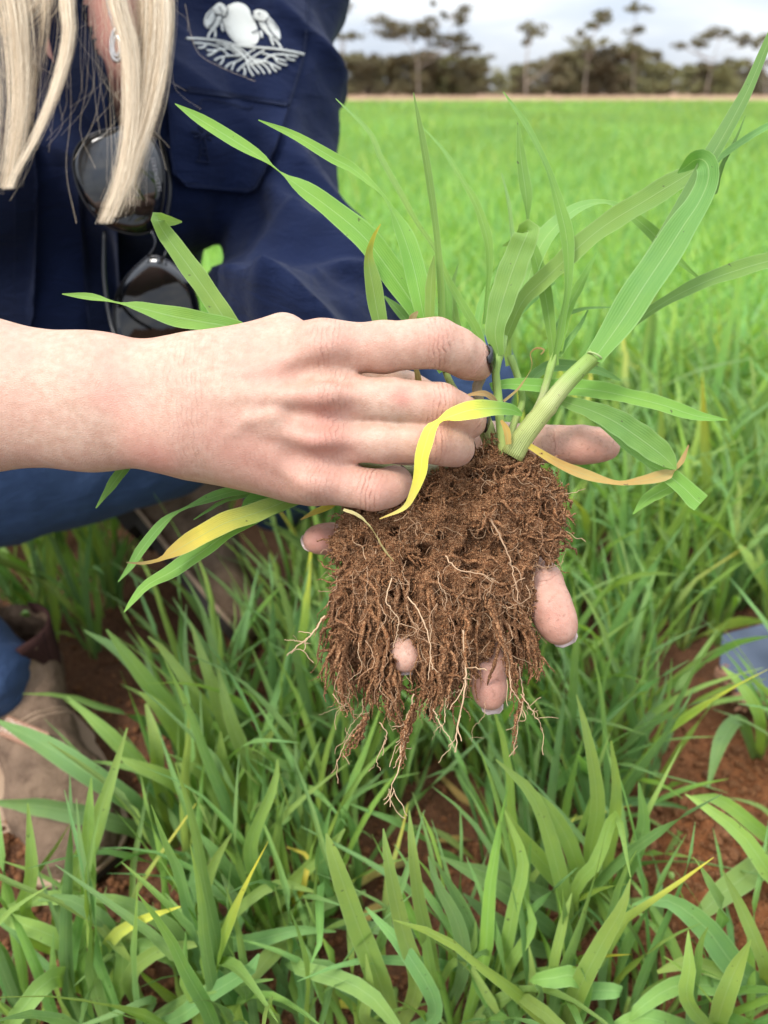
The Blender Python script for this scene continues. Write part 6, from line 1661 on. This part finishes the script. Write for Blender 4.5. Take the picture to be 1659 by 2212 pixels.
def plant_at(x, y, nl, sc, label, group, cat='plant'):
    t = empty('wheat_plant', (x, y, gz(x, y)))
    tag(t, label, cat, group)
    for k in range(nl):
        o = bpy.data.objects.new('leaf', lib[pick_blade()]); COL.objects.link(o); o.parent = t
        # the photograph's blades mostly lean to the upper left, away from the right
        a = fr.random() * 6.28 if fr.random() < 0.55 else 2.2 + fr.normal() * 0.7
        o.rotation_euler = (fr.normal() * 0.10, fr.normal() * 0.16 - 0.05, a)
        s_ = sc * (0.75 + 0.5 * fr.random()); o.scale = (s_, s_, s_)
        o.location = (fr.normal() * 0.006, fr.normal() * 0.006, -0.003)
    for k in range(2):
        o = bpy.data.objects.new('stem', stem_lib[int(fr.integers(0, 3))]); COL.objects.link(o); o.parent = t
        o.rotation_euler = (fr.normal() * 0.15, fr.normal() * 0.15, fr.random() * 6.28); o.scale = (sc, sc, sc); o.location = (fr.normal() * 0.005, fr.normal() * 0.005, 0)
for (x, y) in spots:
    near = y < 0.72
    q2 = topx(np.array([x, y, 0.0]))
    if q2[1] < 1290 and q2[0] > 700: lb = 'thick young wheat plant in the stand between the level held blade and the spade', 'wheat plants in the stand behind the roots'
    elif q2[1] < 1290: lb = 'shaded young wheat plant growing under the thigh of the jeans', 'wheat plants under the jeans'
    elif q2[1] < 1630 and q2[0] > 1080: lb = 'young wheat plant growing between the held index finger and the spade', 'wheat plants beside the spade'
    elif q2[1] < 1630: lb = 'young wheat plant growing below the hanging roots and the raised boot', 'wheat plants below the roots'
    else: lb = 'young wheat plant of the front row with red soil showing around it', 'wheat plants of the front row'
    plant_at(x, y, int(fr.integers(8, 12)) if near else int(fr.integers(9, 14)), (0.78 if near else (0.82 if q2[1] > 1290 and q2[0] < 1000 else 1.08)), *lb)

# --- the rest of the crop: nobody could count it
def crop_mesh(name, bands):
    Vs, Fs, Cs, Us = [], [], [], []; n0 = 0
    for (y0, y1, cnt, h, w, seg) in bands:
        yy = y0 * (y1 / y0) ** fr.random(cnt) if y0 > 2 else y0 + (y1 - y0) * fr.random(cnt) ** 0.8
        hw = 0.75 + yy * 0.80
        xx = (fr.random(cnt) * 2 - 1) * hw
        p0 = np.stack([xx, yy, ground_h(xx, yy) - 0.01], 1)
        keep = np.ones(cnt, bool)
        if y0 < 2:
            pp = topx(p0)
            keep = ~((p0[:, 1] < 1.33) & (np.abs(p0[:, 0]) < 1.3))
            keep &= ~((p0[:, 0] > -0.62) & (p0[:, 0] < 0.16) & (p0[:, 1] < 1.28))
        p0 = p0[keep]; c = len(p0)
        az = fr.random(c) * 6.28; lean = 0.15 + 0.9 * fr.random(c)
        H = h * (0.7 + 0.6 * fr.random(c)); W = w * (0.7 + 0.6 * fr.random(c))
        d_ = np.stack([np.cos(az), np.sin(az), np.zeros(c)], 1)
        faz = fr.random(c) * 6.28
        sd = np.stack([np.cos(faz), np.sin(faz), np.zeros(c)], 1)
        ring = []
        for k in range(seg + 1):
            s = k / seg
            cen = p0 + d_ * (H * lean * s ** 1.8)[:, None] + np.array([0, 0, 1.0]) * (H * (s - 0.22 * lean * s ** 2.5))[:, None]
            wk = W * (0.55 + 0.9 * s - 1.42 * s ** 2.2) if k < seg else W * 0.04
            ring += [cen - sd * (wk / 2)[:, None], cen + sd * (wk / 2)[:, None]]
        Vb = np.stack(ring, 1); m_ = Vb.shape[1]
        Vs.append(Vb.reshape(-1, 3))
        base = n0 + np.arange(c)[:, None] * m_
        for k in range(seg): Fs.append(np.stack([base[:, 0] + 2 * k, base[:, 0] + 2 * k + 1, base[:, 0] + 2 * k + 3, base[:, 0] + 2 * k + 2], 1))
        gc = np.array(GREENS)[fr.integers(0, 5, c)] * (0.85 + 0.3 * fr.random((c, 1))) * (1 + 0.22 * fbm(p0 * np.array([1, 0.6, 0]), 0.55, 3))[:, None]
        yel = fr.random(c) < 0.02; gc[yel] = np.array((0.42, 0.40, 0.08))
        Cs.append(np.repeat(gc, m_, axis=0)); n0 += c * m_
        Us.append(np.tile(np.stack([np.tile([0.2, 0.8], seg + 1), np.repeat(np.linspace(0, 1, seg + 1), 2)], 1), (c, 1)))
    V = np.vstack(Vs); F = np.vstack(Fs); Cc = np.vstack(Cs); U = np.vstack(Us)
    me = mesh_from(name, V, F); attr(me, 'Col', np.column_stack([Cc, np.ones(len(Cc))]), 'FLOAT_COLOR')
    uvl = me.uv_layers.new(name='UVMap'); uvl.data.foreach_set('uv', U[F.ravel()].astype(np.float32).ravel())
    return me
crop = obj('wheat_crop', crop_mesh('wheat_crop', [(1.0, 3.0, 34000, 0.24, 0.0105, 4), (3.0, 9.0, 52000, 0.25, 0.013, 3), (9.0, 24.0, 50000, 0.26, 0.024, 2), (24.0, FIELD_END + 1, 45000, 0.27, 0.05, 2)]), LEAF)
tag(crop, 'dense bright green young wheat crop stretching to the far trees', 'wheat crop', kind='stuff')

# ================================================================== SMALL THINGS ON THE GROUND
# soil crumbs and clods too small to pick apart
cr2 = np.random.default_rng(8)
cnt = 7000
px_ = cr2.random(cnt); pts = []
for k in range(cnt):
    p = G(-100 + 1860 * cr2.random(), 1280 + 1000 * cr2.random() ** 0.8); pts.append(p)
for c, r_, q in ((MOUND, 0.10, 1300), (MOUND2, 0.08, 700), (MOUND3, 0.07, 600), (G(1600, 1680), 0.09, 600)):
    for k in range(q): pts.append(np.array([c[0] + cr2.normal() * r_ * 0.7, c[1] + cr2.normal() * r_ * 0.7, 0]))
pts = np.array(pts); pts[:, 2] = ground_h(pts[:, 0], pts[:, 1])
ico_v = []; 
ph = (1 + 5 ** 0.5) / 2
ico_v = np.array([(-1, ph, 0), (1, ph, 0), (-1, -ph, 0), (1, -ph, 0), (0, -1, ph), (0, 1, ph), (0, -1, -ph), (0, 1, -ph), (ph, 0, -1), (ph, 0, 1), (-ph, 0, -1), (-ph, 0, 1)]) / 1.9
ico_f = np.array([(0, 11, 5), (0, 5, 1), (0, 1, 7), (0, 7, 10), (0, 10, 11), (1, 5, 9), (5, 11, 4), (11, 10, 2), (10, 7, 6), (7, 1, 8), (3, 9, 4), (3, 4, 2), (3, 2, 6), (3, 6, 8), (3, 8, 9), (4, 9, 5), (2, 4, 11), (6, 2, 10), (8, 6, 7), (9, 8, 1)])
n = len(pts); sz = 0.0010 + 0.0042 * cr2.random((n, 1, 1)) ** 3
Vc = pts[:, None, :] + ico_v[None] * sz * (0.65 + 0.6 * cr2.random((n, 12, 1))) + np.array([0, 0, 1.0]) * sz * 0.3
Fc = (ico_f[None] + (np.arange(n) * 12)[:, None, None]).reshape(-1, 3)
crumbs = obj('soil_crumbs_on_ground', mesh_from('soil_crumbs_on_ground', Vc.reshape(-1, 3), Fc), CLOD)
tag(crumbs, 'loose red brown soil crumbs scattered between the wheat plants', 'soil', kind='stuff')
# larger clods, each its own
def clod_mesh(seed):
    r_ = np.random.default_rng(seed)
    import bmesh
    bm = bmesh.new(); bmesh.ops.create_icosphere(bm, subdivisions=3, radius=1.0)
    co = np.array([v.co for v in bm.verts])
    co = co * (1 + 0.28 * fbm(co + seed * 3, 1.3, 3) + 0.12 * fbm(co + seed, 5, 2))[:, None] * np.array([1, 0.85, 0.7])
    for v, c in zip(bm.verts, co): v.co = c
    me = bpy.data.meshes.new('soil_clod'); bm.to_mesh(me); bm.free()
    me.polygons.foreach_set('use_smooth', np.ones(len(me.polygons), dtype=bool)); me.materials.append(CLOD)
    return me
cms = [clod_mesh(s) for s in range(5)]
for k, (px, py, s) in enumerate([(1480, 2060, 16), (1400, 2020, 13), (1545, 1960, 18), (1620, 1930, 17), (1440, 1940, 12), (1580, 2040, 14), (1350, 2080, 12), (1520, 1690, 15), (1590, 1640, 17), (1630, 1720, 14), (1560, 1750, 11),
                                 (1310, 1985, 13), (1060, 1880, 10), (1050, 1955, 9), (920, 1930, 8), (28, 1895, 14), (15, 1930, 12), (55, 1960, 9), (760, 2180, 8), (970, 1985, 8), (1470, 2180, 12), (1390, 2150, 10), (1640, 2010, 12), (880, 1800, 8)]):
    b = G(px, py); z0 = gz(b[0], b[1]); r_ = s * 0.62 / FPX
    o = bpy.data.objects.new('soil_clod', cms[k % 5]); COL.objects.link(o)
    o.location = (b[0], b[1], z0 + r_ * 0.35); o.scale = (r_, r_, r_); o.rotation_euler = (fr.random() * 3, fr.random() * 3, fr.random() * 6)
    lb = ('crumbly orange brown soil clod on the dug soil heap', 'soil clods on the dug heap') if px > 1300 and py > 1800 else (('crumbly soil clod on the bare soil in front of the spade', 'soil clods by the spade') if px > 1300 else (('dark soil clod lying against the side of the suede boot', 'soil clods by the boot') if px < 100 else ('small soil clod on the bare strip between the front wheat plants', 'soil clods between the plants')))
    tag(o, lb[0], 'soil clod', lb[1])
# dry leaves on the soil
for k, (a, b, c, w, col_) in enumerate([((770, 2050), (800, 2000), (860, 1960), 22, ORG), ((775, 1930), (830, 1905), (900, 1880), 20, (0.50, 0.36, 0.08)), ((500, 2205), (520, 2190), (560, 2200), 16, (0.40, 0.2, 0.1)), ((700, 2195), (740, 2190), (790, 2198), 16, YEL),
                                        ((950, 1690), (1000, 1730), (1035, 1760), 16, ORG), ((1040, 2075), (1075, 2100), (1100, 2125), 12, ORG), ((940, 1830), (985, 1825), (1020, 1815), 12, ORG), ((450, 1560), (480, 1580), (520, 1570), 14, ORG), ((1430, 1275), (1470, 1290), (1500, 1275), 16, (0.5, 0.4, 0.15)), ((600, 1275), (640, 1290), (700, 1285), 16, STRAW)]):
    ps = []
    for i_, q in enumerate((a, b, c)):
        g_ = G(*q); ps.append(np.array([g_[0], g_[1], gz(g_[0], g_[1]) + (0.006 if i_ != 1 else 0.014)]))
    dd = topx(ps[1])[2]
    o = obj('dry_leaf', leaf_mesh('dry_leaf', ps, [w * 0.6 * dd / FPX, w * dd / FPX, 0.001], 0.3, [col_, col_, BRN], 12, 0.14, seed=k), None)
    tag(o, ['broad orange dry leaf lying beside the bluish hanging blade', 'dull yellow dry leaf under the curled yellow blade end', 'short brown dry leaf under the low arched blades', 'bright yellow dry leaf scrap on the front soil', 'orange dry leaf on the soil below the held middle finger', 'thin orange dry leaf before the narrow straight blade', 'thin orange dry leaf on the bare strip below the roots', 'orange dry leaf in the stand between the two boots', 'pale yellow dry leaf in the stand above the spade', 'straw coloured dry leaf beside the raised boot'][k], 'dry leaf', 'dry leaves on the soil')
# spade blade lying in the crop at the right edge
m = M('worn_blue_steel'); n1 = m.noise(60, 5, 0.6); n2 = m.noise(14, 4)
c = m.mix(n1, (0.040, 0.060, 0.105), (0.070, 0.095, 0.145)); c = m.mix(m.math('MULTIPLY', n2, 0.3), c, (0.18, 0.17, 0.17))
STEEL = m.done(m.bsdf(c, 0.7, 0.25, m.bump(n1, 0.2, 0.0006)))
m, c, nb = soil_mat('caked_soil', (0.20, 0.10, 0.06), (0.36, 0.20, 0.13), (0.5, 0.33, 0.24)); CAKE = m.done(m.bsdf(c, 0.9, 0.2, nb))
sc_ = [G(1562, 1368, 0.085), G(1659, 1343, 0.092), G(1800, 1318, 0.098), G(1800, 1512, 0.066), G(1659, 1510, 0.062), G(1598, 1504, 0.060), G(1554, 1441, 0.068)]
spade = empty('spade', tuple(np.mean(sc_, 0)))
tag(spade, 'flat blue grey spade blade with soil caked on its edge lying in the wheat', 'spade')
cen_ = np.mean(sc_, 0); A_ = np.array(sc_); u_, s__, vt = np.linalg.svd(A_ - cen_); nr_ = vt[2] * (1 if vt[2][2] > 0 else -1)
ring = np.vstack([A_[i_] * (1 - t_) + A_[(i_ + 1) % len(A_)] * t_ for i_ in range(len(A_)) for t_ in np.linspace(0, 1, 6)[:-1]])
ring = ring - np.outer((ring - cen_) @ nr_, nr_)
def plate(name, ring, t0, t1, mat, parent):
    n = len(ring); c = ring.mean(0)
    V_ = np.vstack([ring + nr_ * t1, ring + nr_ * t0, [c + nr_ * (t1 + 0.002), c + nr_ * t0]])
    F_ = [(a, (a + 1) % n, n + (a + 1) % n, n + a)[::-1] for a in range(n)] + [(a, (a + 1) % n, 2 * n) for a in range(n)] + [((a + 1) % n + n, a + n, 2 * n + 1) for a in range(n)]
    return obj(name, mesh_from(name, V_, F_, smooth=False), mat, parent)
plate('blade', ring, -0.004, 0.0, STEEL, spade)
T_ = Tubes()
for k in range(60):
    s_ = 20 + 10 * fr.random(); j = int(s_) % len(ring)
    p = ring[j] * (1 - (s_ % 1)) + ring[(j + 1) % len(ring)] * (s_ % 1)
    T_.add(np.array([p + fr.normal(size=3) * 0.003 - nr_ * 0.003, p + fr.normal(size=3) * 0.005 - nr_ * 0.004, p + fr.normal(size=3) * 0.006 - nr_ * 0.006]), np.array([0.002, 0.005, 0.002]), 6)
obj('caked_soil', T_.build('caked_soil'), CAKE, spade)['kind'] = 'stuff'
e0 = G(1800, 1420, 0.085); e1 = e0 + np.array([0.75, 0.10, 0.02])
V_, F_ = tube(catmull(np.array([e0 - np.array([0.06, 0, -0.004]), e0, e0 * 0.5 + e1 * 0.5, e1]), 14), 0.016, 12)
m = M('ash_wood'); obj('handle', mesh_from('handle', V_, F_), m.done(m.bsdf(m.mix(m.noise(30, 4), (0.32, 0.2, 0.11), (0.45, 0.3, 0.17)), 0.6, 0.3)), spade)
# small weed with round green buds
wd = empty('weed', tuple(np.append(G(1440, 1890)[:2], gz(*G(1440, 1890)[:2]))))
tag(wd, 'small weed with two round green buds on the dug soil', 'weed')
m = M('green_bud'); BUD = m.done(m.bsdf(m.mix(m.noise(90, 3), (0.20, 0.34, 0.07), (0.34, 0.48, 0.15)), 0.5, 0.4))
for (px, py, s) in ((1446, 1873, 14), (1457, 1890, 15)):
    import bmesh
    bm = bmesh.new(); bmesh.ops.create_icosphere(bm, subdivisions=3, radius=s * 0.62 / FPX)
    c = G(px, py, 0.045)
    for v in bm.verts: v.co = Vector((v.co.x, v.co.y, v.co.z * 0.85)) + Vector(c)
    me = bpy.data.meshes.new('bud'); bm.to_mesh(me); bm.free(); me.polygons.foreach_set('use_smooth', np.ones(len(me.polygons), dtype=bool))
    obj('bud', me, BUD, wd)
b = G(1440, 1890); c1 = G(1450, 1882, 0.045)
obj('stem', stem_mesh('stem', [np.array([b[0], b[1], gz(b[0], b[1]) - 0.003]), (b + c1) / 2 + np.array([0.004, 0, 0]), c1], [0.0018, 0.0016, 0.0014], [LG, LG], 8, 7), None, wd)
for q in ((1420, 1920), (1475, 1930), (1430, 1860)):
    e = G(q[0], q[1], 0.03)
    obj('leaf', leaf_mesh('leaf', [np.array([b[0], b[1], gz(b[0], b[1])]), (b + e) / 2 + np.array([0, 0, 0.022]), e], [0.003, 0.010, 0.001], 0.1, [g0], 10), None, wd)
